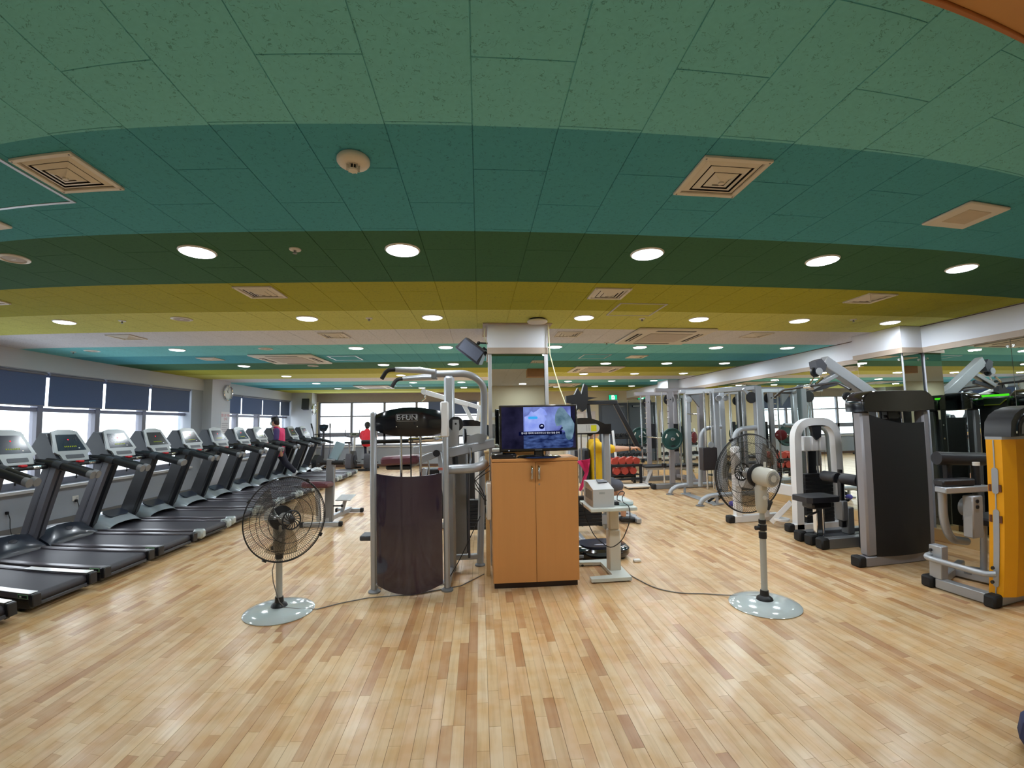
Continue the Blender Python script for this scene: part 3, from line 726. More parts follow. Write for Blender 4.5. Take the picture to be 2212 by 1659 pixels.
LEDR = emis('red_led', (255,40,60), 2.2); LEDG = emis('green_led', (150,170,30), 0.9)
STOPR = mat('stop_key_red', (200,40,50), 0.4)
GREYU = mat('treadmill_upright_grey', (98,98,106), 0.42, 0.15, var=0.04)
GRN = mat('green_edge', (110,170,120), 0.5)
def treadmill(kind):
    t = thing('treadmill', 'x', 'treadmill', (0,0,0), 0, 'treadmills in a row along the left windows')
    up = GREYU if kind == 'A' else BLACK
    obj('base_frame', G().box(-1.90,-0.06,-0.33,-0.27,0.03,0.115,0.008).box(-1.90,-0.06,0.27,0.33,0.03,0.115,0.008).box(-0.16,-0.10,-0.27,0.27,0.03,0.08,0.006).box(-1.90,-1.70,-0.27,0.27,0.03,0.10,0.006), BLACK, t)
    for y in (-0.27, 0.27):
        obj('foot', G().cyl((-0.20,y,0),(-0.20,y,0.035),0.03,12), RUBBER, t)
        obj('transport_wheel', G().cyl((-1.82,y-0.02,0.035),(-1.82,y+0.02,0.035),0.035,14), RUBBER, t)
    g = G(); prof = [(-1.60,0.150),(-0.075,0.150)]
    pts = [(-1.60,0.112),(-1.60,0.150)] + [(-0.075+0.04*math.sin(a), 0.110+0.04*math.cos(a)) for a in [PI*k/8 for k in range(9)]]
    g.prism(pts, (0,-0.255,0), (1,0,0), (0,0,1), (0,0.51,0)); obj('belt', g, BELT, t)
    for sy in (-1, 1):
        r = obj('side_rail', G().box(-1.62,-0.03,sy*0.262,sy*0.345,0.115,0.166,0.010), RAIL, t)
        if kind == 'A':
            obj('rail_end_cap', G().box(-0.05,0.0,sy*0.258,sy*0.350,0.06,0.166,0.008), BLACK, r)
            if sy < 0:
                obj('rail_badge', G().box(-0.16,-0.055,sy*0.345-0.003,sy*0.345,0.125,0.158,0.001), GRN, r)
                obj('rail_badge_face', G().box(-0.152,-0.063,sy*0.345-0.005,sy*0.345-0.002,0.130,0.153), BLACK, r)
                obj('rail_badge_mark', G().box(-0.138,-0.118,sy*0.345-0.006,sy*0.345-0.004,0.135,0.148), WHITEPL, r)
        else:
            obj('rail_end_cap', G().box(-0.14,0.0,sy*0.256,sy*0.352,0.055,0.172,0.022), WRAP, r)
    obj('rear_guard', G().box(-0.035,-0.02,-0.25,0.25,0.055,0.085,0.004), BLACK if kind == 'B' else DARKGREY, t)
    # motor hood
    if kind == 'A':
        g = G(); sec = [(-1.32,0.155),(-1.36,0.225),(-1.50,0.335),(-1.74,0.30),(-1.92,0.20),(-1.92,0.10),(-1.32,0.10)]
        n_ = len(sec); ys_ = [-0.36,-0.28,-0.10,0.10,0.28,0.36]; sc_ = [0.60,0.86,1.0,1.0,0.86,0.60]
        vs_ = []
        for y, k in zip(ys_, sc_):
            for (x, z) in sec: vs_.append((x, y, 0.10+(z-0.10)*k))
        fs = [(i*n_+j, i*n_+(j+1) % n_, (i+1)*n_+(j+1) % n_, (i+1)*n_+j) for i in range(5) for j in range(n_)]
        fs += [tuple(range(n_)), tuple(5*n_+j for j in range(n_))]
        g.add(vs_, fs); h = obj('motor_hood', g, HOODB, t)
        b_ = G(); u = V(-0.14,0,0.11).normalized(); nrm = V(0.11,0,0.14).normalized()
        b_.prism([(0.052*math.cos(a), 0.026*math.sin(a)) for a in [2*PI*k/20 for k in range(20)]], V(-1.425,0,0.279), (0,1,0), u, nrm*0.006); obj('badge', b_, CHROME, h)
    else:
        g = G(); gr = []
        for i in range(9):
            a = i/8; x = -1.30-0.62*a; hgt = 0.125+0.215*math.sin(PI*min(1, 0.12+a*0.78))**0.8
            w = 0.36*(0.80+0.20*math.sin(PI*min(1,a*0.8+0.1)))
            row = []
            for j in range(13):
                b_ = -PI/2+PI*j/12; row.append((x, w*math.sin(b_), 0.10+(hgt-0.10)*max(0.0, math.cos(b_))**0.55))
            gr.append(row)
        g.sheet(gr, (0,0,-0.006)); h = obj('motor_hood', g, HOODS, t)
        obj('hood_inset', G().prism(rrect(0.36,0.16,0.06), V(-1.47,0,0.318), (0,1,0), V(-0.9,0,0.42).normalized(), V(0.42,0,0.9).normalized()*0.012), HOODB, h)
    # uprights
    for sy in (-1, 1):
        y = sy*0.335; g = G()
        p = [(-1.73,0.10),(-1.53,0.10),(-1.17,1.06),(-1.33,1.10)]
        g.prism(p, (0,y-0.03,0), (1,0,0), (0,0,1), (0,0.06,0)); u_ = obj('upright', g, up, t)
        if kind == 'A': obj('upright_stripe', G().prism([(-1.635,0.12),(-1.612,0.12),(-1.245,1.07),(-1.262,1.075)], (0,y-0.033,0), (1,0,0), (0,0,1), (0,0.066,0)), DARKGREY, u_)
        # handrail with padded grip
        hr = obj('handrail', G().tube(fillet([(-1.44,y*0.9,1.11),(-1.20,y,1.09),(-0.76,y*1.03,0.975)], 0.08), 0.043, 14), BLACK, t)
        obj('grip_cap', G().cyl((-0.80,y*1.03,0.986),(-0.745,y*1.03,0.971),0.045,14), GREYP, hr)
        obj('rail_clamp', G().cyl((-1.22,y,1.09),(-1.12,y,1.065),0.048,14), CONSD, hr)
    # console
    c = obj('console', G().prism([(-1.74,1.28),(-1.63,1.44),(-1.555,1.43),(-1.37,1.10),(-1.42,1.03),(-1.58,1.06)], (0,-0.235,0), (1,0,0), (0,0,1), (0,0.47,0)), CONSD, t)
    nrm = V(0.335,0,0.185).normalized(); dn = V(0.185,0,-0.335).normalized()
    o0 = V(-1.545,0,1.435)
    face = [(-0.185,-0.010),(-0.08,-0.035),(0.08,-0.035),(0.185,-0.010),(0.262,0.27),(0.20,0.305),(0.18,0.39),(-0.18,0.39),(-0.20,0.305),(-0.262,0.27)]
    obj('face_panel', G().prism(face, o0, (0,1,0), dn, nrm*0.022), CONS, c)
    s_ = obj('screen', G().prism([(-0.150,0.035),(0.150,0.035),(0.205,0.255),(-0.205,0.255)], o0+nrm*0.022, (0,1,0), dn, nrm*0.002), SCREEN, c)
    obj('keypad', G().prism(rrect(0.26,0.05,0.01), o0+dn*0.335+nrm*0.022, (0,1,0), dn, nrm*0.003), CONSD, c)
    obj('screen_label', G().prism(rrect(0.02,0.012,0.003), o0+dn*0.225+nrm*0.024+V(0,0.11,0), (0,1,0), dn, nrm*0.001), WHITEPL, c)
    obj('led_dot', G().prism([(0.009*math.cos(a), 0.009*math.sin(a)) for a in [2*PI*k/10 for k in range(10)]], o0+dn*0.105+nrm*0.024, (0,1,0), dn, nrm*0.001), LEDR, c)
    g = G()
    for k in range(7): g.prism(rrect(0.012,0.016,0.002), o0+dn*0.20+nrm*0.024+V(0,-0.085+k*0.026,0), (0,1,0), dn, nrm*0.001)
    obj('led_row', g, LEDG, c)['kind'] = 'stuff'
    for sy in (-1, 1):
        obj('cup_holder', G().lathe([(0.055,-0.05),(0.062,0.02),(0.056,0.022),(0.048,-0.03)], (-1.36,sy*0.28,1.10), (0.25,0,1), 16), CONSD, c)
    cb = obj('cross_bar', G().cyl((-1.30,-0.32,1.065),(-1.30,0.32,1.065),0.024,12), BLACK, t)
    for y in (-0.17, 0.17): obj('pulse_grip', G().cyl((-1.30,y-0.05,1.065),(-1.30,y+0.05,1.065),0.0255,12), CHROME, cb)
    obj('stop_key', G().box(-1.325,-1.265,-0.04,0.04,1.08,1.105,0.008), STOPR, t)
    return t
tA = treadmill('A'); tB = treadmill('B')
TY = [(2.95,'A','treadmill nearest the camera, only its rail end shows at the lower left edge'),
      (3.80,'A','second treadmill from the camera, white-wrapped rails, cut off by the left edge'),
      (4.58,'A','third treadmill from the camera, grey uprights, console cut off by the left edge'),
      (5.34,'A','fourth treadmill from the camera with grey uprights and an oval badge on its blue-black hood'),
      (6.13,'B','fifth treadmill from the camera, first with black uprights and a silver hood'),
      (6.93,'B','sixth treadmill from the camera, black uprights, silver hood, plastic-wrapped rail ends'),
      (7.77,'B','seventh treadmill from the camera, black uprights, silver hood, level with the window end'),
      (8.60,'B','eighth treadmill from the camera, console in front of the wall pilaster'),
      (9.45,'B','ninth treadmill from the camera, console below the wall clock pilaster'),
      (10.25,'B','tenth treadmill from the camera, just in front of the walking person'),
      (11.15,'B','eleventh treadmill from the camera with a person in a pink vest walking on it'),
      (12.05,'B','twelfth treadmill from the camera, just behind the walking person'),
      (12.90,'B','last treadmill of the row, farthest from the camera')]
uA = uB = False
for y, k, lb in TY:
    src = tA if k == 'A' else tB
    if (k == 'A' and not uA) or (k == 'B' and not uB):
        src.location = (-3.62, y, 0); src['label'] = lb
        if k == 'A': uA = True
        else: uB = True
    else: dup(src, (-3.62 if k == 'A' else -3.66, y, 0), label=lb)
# white protective film still on the rails of the second treadmill
for y in (3.497, 4.103):
    t = tag(obj('rail_film', G().box(-4.35,-3.655,y-0.044,y+0.044,0.167,0.172,0.002), mat('white_film', (246,248,250), 0.3, coat=0.2), None), 'strip of white protective film on the %s rail of the second treadmill' % ('near' if y < 3.8 else 'far'), 'film', 'white films on treadmill rails')
tag(obj('rail_film', G().box(-4.35,-3.66,3.21,3.29,0.167,0.172,0.002), mat('white_film', (246,248,250), 0.3), None), 'strip of white protective film on the nearest treadmill at the left edge', 'film', 'white films on treadmill rails')
# crumpled white bag on the last treadmill's hood
g = G(); g.ball((0,0,0.055),(0.16,0.13,0.075),14,8)
rr = random.Random(3); g.v = [(x*(1+rr.uniform(-.18,.18)), y*(1+rr.uniform(-.18,.18)), max(0.0, z*(1+rr.uniform(-.25,.25)))) for x, y, z in g.v]
o = obj('plastic_bag', g, mat('white_bag', (238,240,242), 0.35), None, True); o.location = (-4.72, 12.78, 0.152); tag(o, 'crumpled white plastic bag lying on the last treadmill', 'bag')
# power cords hanging by the wall
for k, (y, lb) in enumerate(((5.85,'thin black power cord hanging from the sill wall behind the fourth treadmill'),(7.05,'thin black power cord and plug on the wall behind the sixth treadmill'))):
    t = thing('power_cord', lb, 'cord', (XL, y, 0))
    obj('plug', G().box(0.0,0.04,-0.02,0.02,0.30,0.34,0.005), BLACK, t)
    obj('cord', G().tube([(0.04,0,0.32),(0.06,0.01,0.24),(0.07,0.0,0.12),(0.12,-0.02,0.012),(0.5,-0.10,0.008)], 0.006, 6), CABLE, t)
t = thing('wall_socket', 'white wall socket plate under the near left window', 'socket', (XL+0.001, 7.05, 0.36))
obj('plate', G().box(0,0.008,-0.06,0.06,-0.04,0.04,0.003), WHITEPL, t)
obj('outlet', G().cyl((0.008,0.025,0),(0.012,0.025,0),0.02,14), mat('socket_grey', (190,190,190), 0.5), t)

# ---- clocks, poster, speakers on the left and far walls
def clock(loc, rz, lb, r):
    t = thing('wall_clock', lb, 'clock', loc, rz)
    obj('rim', G().lathe([(r*0.86,0),(r,0.0),(r,0.03),(r*0.93,0.045),(r*0.86,0.03)], axis=(1,0,0), n=32, ring=True), CHROME if r > 0.17 else BLACK, t)
    obj('dial', G().lathe([(r*0.88,0.004),(r*0.88,0.012),(0.0005,0.012)], axis=(1,0,0), n=32), mat('clock_dial', (226,230,228), 0.5), t)
    g = G()
    for k in range(12):
        a = 2*PI*k/12; u = V(0, math.sin(a), math.cos(a)); g.cbox(u*(r*0.75)+V(0.0135,0,0), (V(1,0,0), u, V(1,0,0).cross(u)), (0.001, r*0.06, r*0.014))
    obj('hour_marks', g, BLACK, t, False)['kind'] = 'stuff'
    obj('hour_hand', G().bar((0.016,0,0),(0.016,-r*0.25,r*0.38),r*0.05,0.002,0), BLACK, t)
    obj('minute_hand', G().bar((0.019,0,0),(0.019,r*0.1,r*0.68),r*0.035,0.002,0), BLACK, t)
    obj('pivot', G().cyl((0.012,0,0),(0.022,0,0),r*0.05,12), CHROME, t)
clock((XL+0.221, 10.98, 2.32), 0, 'large round silver wall clock on the left wall pilaster', 0.20)
clock((FX0-0.05+0.001, 15.42, 2.04), 0, 'smaller round black-rimmed clock on the far left column', 0.19)
t = thing('poster', 'white notice poster with red heading under the silver clock', 'poster', (XL+0.2205, 10.93, 1.555))
obj('sheet', G().box(0,0.004,-0.19,0.19,-0.29,0.29), mat('poster_paper', (226,222,226), 0.6), t)
RD = mat('poster_red', (206,90,104), 0.6); GP = mat('poster_grey', (176,172,178), 0.6)
put_text('헬스장 이용', 0.075, RD, t, (0.0045,0,0.20), (rad(90),0,rad(90)))['kind'] = 'stuff'
put_text('안내', 0.075, RD, t, (0.0045,0,0.11), (rad(90),0,rad(90)))['kind'] = 'stuff'
for k in range(6): obj('text_line', G().box(0.004,0.0045,-0.15,0.13-0.03*(k % 3),0.0-k*0.048,0.014-k*0.048), GP, t, False)
def speaker(loc, rot, lb, size=(0.16,0.15,0.25)):
    t = thing('speaker', lb, 'speaker', loc); t.rotation_euler = rot
    w, d, h = size
    obj('cabinet', G().prism([(-w/2,d/2),(-w/2*0.75,-d/2),(w/2*0.75,-d/2),(w/2,d/2)][::-1], (0,0,-h/2), (1,0,0), (0,-1,0), (0,0,h)), BLACK, t)
    obj('grille', G().box(-w/2*0.94,w/2*0.94,-d/2-0.008,-d/2,-h/2*0.95,h/2*0.95,0.004), mat('speaker_mesh', (46,50,62), 0.6, var=0.15, nscale=60), t)
    obj('bracket', G().bar((0,d/2-0.03,0),(0,d/2+0.12,0.0),0.03,0.03), BLACK, t)
speaker((-5.98, 15.1, 2.20), (rad(-12), 0, rad(12)), 'black wall speaker in the far left corner beside the clock', (0.24,0.2,0.36))

# ---- back extension bench with maroon pad (left of the front tower)
t = thing('back_extension_bench', 'grey back extension bench with maroon thigh pad behind the left fan', 'exercise bench', (-2.3, 7.1, 0))
wobj('rear_foot', G().bar((-2.66,6.62,0.04),(-2.12,6.66,0.04),0.06,0.06,0.006), SILVER, t)
wobj('front_foot', G().bar((-2.50,7.72,0.04),(-2.06,7.70,0.04),0.06,0.06,0.006), SILVER, t)
for p, q in (((-2.69,6.618,0.04),(-2.63,6.622,0.04)),((-2.13,6.66,0.04),(-2.07,6.664,0.04)),((-2.52,7.72,0.04),(-2.47,7.718,0.04)),((-2.09,7.70,0.04),(-2.03,7.70,0.04))):
    wobj('foot_cap', G().bar(p, q, 0.068, 0.068, 0.01), RUBBER, t)
wobj('base_beam', G().bar((-2.30,6.66,0.10),(-2.27,7.72,0.06),0.07,0.07,0.006), SILVER, t)
p_ = wobj('post', G().bar((-2.29,6.70,0.06),(-2.26,6.72,1.00),0.125,0.08,0.01), GREYP, t)
wobj('pad_support', G().bar((-2.40,6.60,0.10),(-2.42,6.58,0.60),0.06,0.05,0.006), SILVER, t)
wobj('thigh_pad', G().cbox((-2.40,6.55,0.64), (V(1,0,0),V(0,1,-0.10).normalized(),V(0,0.10,1).normalized()), (0.19,0.16,0.045), 0.025), MAROON, t)
wobj('torso_pad', G().bar((-2.24,6.74,0.98),(-2.16,6.86,1.24),0.15,0.04,0.015,(0,1,0)), mat('teal_grey_pad', (120,140,148), 0.5), t)
wobj('roller', G().cyl((-2.42,6.70,0.945),(-2.32,6.70,0.945),0.035,14).cyl((-2.24,6.70,0.945),(-2.06,6.70,0.945),0.035,14), RUBBER, t)
wobj('roller_axle', G().cyl((-2.42,6.70,0.945),(-2.06,6.70,0.945),0.012,10), CHROME, t)
wobj('foot_plate', G().cbox((-2.20,7.25,0.33), (V(1,0,0),V(0,1,0.12).normalized(),V(0,-0.12,1).normalized()), (0.12,0.16,0.008), 0.004), mat('checker_plate', (200,202,206), 0.4, 0.5, var=0.2, nscale=40), t)
wobj('pop_pin', G().cyl((-2.24,6.70,0.30),(-2.10,6.70,0.30),0.012,8).ball((-2.09,6.70,0.30),0.022,10,6), BLACK, t)
wobj('plate_support', G().bar((-2.26,7.25,0.10),(-2.20,7.25,0.32),0.05,0.05), SILVER, t)

# ---- elliptical trainer and two upright bikes by the far windows
t = thing('elliptical_trainer', 'black elliptical trainer with tall arms beyond the last treadmill', 'elliptical', (-5.12, 14.12, 0))
obj('base_rail', G().bar((-0.10,-0.75,0.06),(-0.10,0.55,0.06),0.09,0.07,0.01).bar((-0.40,-0.75,0.05),(0.30,-0.75,0.05),0.07,0.06,0.01).bar((-0.34,0.55,0.05),(0.24,0.55,0.05),0.07,0.06,0.01), BLACK, t)
obj('flywheel_cover', G().prism([(-0.35,0.08),(0.36,0.08),(0.42,0.25),(0.20,0.47),(-0.10,0.55),(-0.36,0.40)], (-0.16,0.1,0), (0,1,0), (0,0,1), (0.14,0,0)), BLACK, t)
obj('mast', G().tube([(-0.08,0.45,0.40),(-0.04,0.40,0.80),(0.0,0.33,1.20),(0.0,0.30,1.32)], [0.06,0.05,0.04,0.035], 12), DARKGREY, t)
c = obj('console', G().prism([(-0.10,-0.05),(-0.14,0.05),(-0.15,0.13),(0.0,0.155),(0.15,0.13),(0.14,0.05),(0.10,-0.05),(0,-0.11)], (0,0.30,1.36), (1,0,0), (0,0.25,1), (0,0.05,0)), BLACK, t)
obj('screen', G().prism(rrect(0.17,0.07,0.02), (0,0.296,1.42), (1,0,0), (0,0.25,1), (0,-0.004,0)), SCREEN, c)
for s in (-1, 1):
    obj('swing_arm', G().tube(fillet([(s*0.26,-0.05,0.30),(s*0.28,0.15,0.75),(s*0.26,0.20,1.15),(s*0.30,0.06,1.52)], 0.2), 0.018, 8), DARKGREY, t)
    obj('arm_grip', G().cyl((s*0.29,0.10,1.40),(s*0.305,0.05,1.54),0.024,10), RUBBER, t)
    obj('pedal', G().box(s*0.17-0.07,s*0.17+0.07,-0.45,-0.10,0.28,0.31,0.012), BLACK, t)
    obj('pedal_arm', G().bar((s*0.26,-0.05,0.28),(s*0.20,-0.70,0.16),0.04,0.04), SILVER, t)
    obj('fixed_handle', G().tube([(0,0.33,1.18),(s*0.12,0.26,1.20),(s*0.22,0.12,1.19)], 0.014, 8), BLACK, t)
def bike(loc, rz, lb, shell):
    t = thing('exercise_bike', lb, 'exercise bike', loc, rz)
    obj('base', G().bar((-0.25,-0.42,0.04),(0.25,-0.42,0.04),0.07,0.06,0.01).bar((-0.22,0.46,0.04),(0.22,0.46,0.04),0.07,0.06,0.01).bar((0,-0.42,0.06),(0,0.46,0.06),0.08,0.06,0.01), BLACK, t)
    obj('body_shell', G().prism([(-0.36,0.08),(0.40,0.08),(0.44,0.32),(0.30,0.60),(0.10,0.62),(-0.05,0.48),(-0.25,0.55),(-0.36,0.38)], (-0.09,0,0), (0,1,0), (0,0,1), (0.18,0,0)), shell, t)
    obj('side_disc', G().cyl((-0.12,0.12,0.32),(0.12,0.12,0.32),0.17,20), DARKGREY, t)
    obj('seat_post', G().cyl((0,-0.18,0.50),(0,-0.24,0.88),0.03,12), SILVER, t)
    obj('saddle', G().prism([(-0.06,0.16),(0.06,0.16),(0.13,-0.05),(0.11,-0.14),(-0.11,-0.14),(-0.13,-0.05)], (0,-0.24,0.88), (1,0,0), (0,1,0), (0,0,0.055)), PAD, t)
    obj('mast', G().tube([(0,0.30,0.55),(0,0.36,0.85),(0,0.40,1.10)], [0.05,0.045,0.04], 12), WHITEPL, t)
    c = obj('console', G().prism([(-0.17,0.0),(-0.13,0.07),(0.13,0.07),(0.17,0.0),(0.10,-0.07),(-0.10,-0.07)], (0,0.36,1.14), (1,0,0), (0,0.7,0.7), (0,-0.03,0.03)), GREYP, t)
    obj('screen', G().prism(rrect(0.14,0.06,0.01), (0,0.333,1.17), (1,0,0), (0,0.7,0.7), (0,-0.003,0.003)), SCREEN, c)
    for s in (-1, 1):
        obj('handlebar', G().tube(fillet([(0,0.40,1.06),(s*0.20,0.28,1.08),(s*0.24,0.10,1.12),(s*0.245,0.14,1.32)], 0.08), 0.015, 8), DARKGREY, t)
        obj('crank', G().bar((s*0.12,0.12,0.30),(s*0.14,0.12+s*0.13,0.30-s*0.06),0.025,0.03), CHROME, t)
        obj('pedal', G().box(s*0.15-0.01,s*0.15+s*0.09,0.07+s*0.13,0.17+s*0.13,0.225-s*0.06+0.05,0.25-s*0.06+0.05,0.006), BLACK, t)
bike((-4.30,14.75,0), 0, 'grey upright exercise bike with white mast before the far windows, nobody on it', mat('bike_shell', (84,80,86), 0.4))
bike((-3.70,14.75,0), 0, 'dark upright exercise bike ridden by the person in a red top', mat('bike_shell_dark', (62,60,66), 0.4))

# ================================================================ PEDESTAL FANS
FANG = mat('fan_putty_plastic', (196,192,180), 0.4, var=0.02)
FANB = mat('fan_base_grey', (190,200,200), 0.12, coat=0.6, var=0.02)
FANP = mat('fan_pole_grey', (176,178,174), 0.35, 0.1, var=0.02)
WIRE = mat('fan_wire_black', (30,30,32), 0.45, 0.2)
BLADE = clear_mat('smoke_grey_blade', (222,218,212), 0.93, 0.25)
def fan(loc, lb, headz, face, tilt, rear):
    t = thing('pedestal_fan', lb, 'fan', loc, 0, 'grey pedestal fans')
    obj('base', G().lathe([(0.272,0),(0.275,0.006),(0.262,0.016),(0.20,0.032),(0.12,0.042),(0.055,0.046)], n=48), FANB, t)
    obj('collar', G().lathe([(0.066,0.044),(0.058,0.062),(0.036,0.078),(0.032,0.12),(0.026,0.12)], n=24), BLACK, t)
    top = headz-0.10
    mid = 0.56 if rear else 0.45
    obj('pole', G().cyl((0,0,0.05),(0,0,mid),0.025,20), FANP, t)
    obj('upper_pole', G().cyl((0,0,mid),(0,0,top),0.020,16), FANP, t)
    lk = obj('height_lock', G().cyl((0,0,mid-0.02),(0,0,mid+0.03),0.031,16).cyl((0,0,mid+0.045),(0,0,mid+0.09),0.033,16).cyl((0,0,mid+0.10),(0,0,mid+0.13),0.029,16), BLACK, t)
    obj('lock_knob', G().cyl((-0.03,0,mid+0.065),(-0.062,0,mid+0.065),0.018,12), BLACK, lk)
    cb = obj('control_column', G().lathe([(0.026,top-0.20),(0.040,top-0.18),(0.046,top-0.14),(0.048,top+0.0),(0.036,top+0.05),(0.0005,top+0.055)], n=20), FANG, t)
    obj('dial', G().cyl((0.04*math.cos(face),-abs(0.046),top-0.07),(0.04*math.cos(face),-0.056,top-0.07),0.016,12), WHITEPL, cb)
    # head: built along local d
    d = V(math.cos(face)*math.cos(tilt), math.sin(face)*math.cos(tilt), math.sin(tilt)); s = d.cross(V(0,0,1)).normalized(); u = s.cross(d)
    hub = V(0,0,headz)
    mo = obj('motor_housing', G().lathe([(0.0005,-0.145),(0.045,-0.145),(0.066,-0.138),(0.074,-0.12),(0.078,0.0),(0.072,0.02)], hub, d, 32), FANG, t)
    g = G()
    for k in range(26):
        a = 2*PI*k/26; e_ = s*math.cos(a)+u*math.sin(a)
        g.cbox(hub-d*0.1455+e_*0.042, (e_, d.cross(e_), d), (0.013,0.0018,0.001))
    obj('cooling_slots', g, GREYP, mo, False)['kind'] = 'stuff'
    obj('oscillation_knob', G().cyl(hub-d*0.05+u*0.07, hub-d*0.05+u*0.12, 0.010, 10), FANG, mo)
    obj('maker_label', G().cbox(hub-d*0.07+s*(0.079 if rear else -0.079), (d, u, s), (0.028,0.006,0.0008)), mat('label_ink', (70,76,96), 0.5), mo, False)
    obj('head_joint', G().box(-0.035,0.035,-0.05,0.05,headz-0.115,headz-0.05,0.012), FANG, t)
    obj('guard_mount', G().lathe([(0.085,0.02),(0.098,0.022),(0.098,0.042),(0.085,0.044)], hub, d, 32), BLACK, t)
    R = 0.335
    fc = hub+d*0.13     # plane of the rim
    def wires(prof, nw, name):
        g = G()
        for k in range(nw):
            a = 2*PI*k/nw; tw = 0.25
            pts = [fc + d*h + (s*math.cos(a+tw*(1-r/R)) + u*math.sin(a+tw*(1-r/R)))*r for r, h in prof]
            g.tube(pts, 0.0011, 4, cap=False)
        o = obj(name, g, WIRE, t); o['kind'] = 'stuff'; return o
    wires([(0.095,-0.088),(0.18,-0.080),(0.27,-0.060),(0.320,-0.030),(R,0)], 110, 'rear_guard')
    fg = wires([(0.070,0.085),(0.16,0.082),(0.25,0.062),(0.315,0.030),(R,0)], 110, 'front_guard')
    g = G()
    for r, h, w in ((R,0,0.0052),(R-0.004,-0.012,0.003),(0.262,-0.063,0.002),(0.18,-0.080,0.002),(0.262,0.058,0.002),(0.18,0.078,0.0024)):
        g.tube([fc+d*h+(s*math.cos(a)+u*math.sin(a))*r for a in [2*PI*k/72 for k in range(72)]], w, 6, closed=True)
    obj('guard_rings', g, WIRE, t)['kind'] = 'stuff'
    for k in range(4):
        a = 2*PI*(k+0.35)/4; e_ = s*math.cos(a)+u*math.sin(a)
        obj('rim_clip', G().cbox(fc+e_*(R+0.006), (e_, d.cross(e_), d), (0.010,0.016,0.012), 0.003), BLACK, t)
    cap_ = obj('centre_cap', G().lathe([(0.078,0.083),(0.078,0.090),(0.070,0.092),(0.066,0.088)], fc, d, 32, ring=True), BLACK, t)
    g = G()
    for k in range(16):
        a = 2*PI*k/16
        pts = [fc+d*0.089+(s*math.cos(a+0.5*q)+u*math.sin(a+0.5*q))*(0.022+0.05*q) for q in (0,0.33,0.66,1)]
        g.tube(pts, 0.0042, 5)
    obj('cap_spokes', g, BLACK, cap_)['kind'] = 'stuff'
    obj('cap_boss', G().lathe([(0.024,0.084),(0.024,0.094),(0.016,0.098),(0.0005,0.098)], fc, d, 20), BLACK, cap_)
    obj('blade_hub', G().lathe([(0.0005,0.045),(0.035,0.042),(0.046,0.02),(0.046,-0.05)], fc, d, 24), mat('blade_hub_grey', (168,168,166), 0.4), t)
    for k in range(3):
        a0 = 2*PI*k/3+0.35; gr = []
        for i in range(7):
            q = i/6; r = 0.042+(0.285-0.042)*q; wd = (0.22+0.62*math.sin(min(1,q*1.15)*PI*0.62))*0.9
            row = []
            for j in range(6):
                v = j/5-0.5; a = a0+v*wd*1.25+0.35*q; row.append(fc + d*(-0.012-0.055*v*(1-0.3*q)) + (s*math.cos(a)+u*math.sin(a))*r)
            gr.append(row)
        obj('blade', G().sheet(gr, d*0.0015), BLADE, t)
    return t
fan((-1.665,3.68,0), 'pedestal fan on the left, turned toward the camera, in front of the treadmills', 0.765, math.atan2(-0.66,0.75), rad(2), False)
fan((2.285,3.36,0), 'pedestal fan on the right seen from behind, motor toward the camera', 1.045, rad(97), rad(3), True)
t = thing('power_cord', 'thin grey cord along the floor from the left fan to the front tower', 'cord', (-1.40,3.70,0))
wobj('cord', G().tube([(-1.66,3.64,0.05),(-1.50,3.64,0.035),(-1.36,3.70,0.006),(-1.20,3.82,0.005),(-1.0,3.92,0.005),(-0.6,3.98,0.005),(-0.2,4.15,0.005),(0.02,4.45,0.005)], 0.0045, 6), CABLEG, t)
t = thing('power_cord', 'thin grey cord curving across the floor from the right fan to the small table', 'cord', (1.9,3.75,0))
wobj('cord', G().tube(fillet([(2.28,3.36+0.05,0.05),(2.05,3.60,0.006),(1.92,3.66,0.005),(1.72,3.70,0.005),(1.55,3.85,0.005),(1.46,4.15,0.005),(1.38,4.55,0.006)], 0.15, 5), 0.005, 6), CABLEG, t)
t = thing('pole_cord', 'grey cord hanging down the pole of the left fan', 'cord', (-1.665,3.68,0))
obj('cord', G().tube([(-0.03,-0.02,0.40),(-0.045,-0.025,0.34),(-0.035,-0.03,0.25),(-0.01,-0.034,0.17),(0.02,-0.04,0.09),(0.05,-0.035,0.055)], 0.004, 6), CABLEG, t)

# ================================================================ CENTRE: FRONT TOWER (chin-up / dip assist machine)
t = thing('chin_dip_machine', 'silver chin-up and dip machine with black branded header and smoked curved cover', 'gym machine', (-0.55, 4.3, 0))
def rpost(x, y, z0, z1, w=0.052, d=0.07): return G().box(x-w/2, x+w/2, y-d/2, y+d/2, z0, z1, 0.014)
EX = t
wobj('front_post', rpost(-0.978, 4.06, 0.02, 1.635), SILVER, t)
wobj('front_post', rpost(-0.318, 4.06, 0.02, 1.72), SILVER, t)
wobj('post_sleeve', G().box(-0.36,-0.285,4.015,4.10,1.40,1.725,0.012), WHITEP, t)
for x in (-0.978, -0.318): wobj('foot', G().lathe([(0.055,0),(0.055,0.012),(0.030,0.03)], (x,4.06,0), n=20), GREYP, t)
wobj('lower_tube', G().tube(fillet([(-0.97,4.06,0.075),(-0.65,4.02,0.06),(-0.32,4.06,0.075)],0.2), 0.024, 12), SILVER, t)
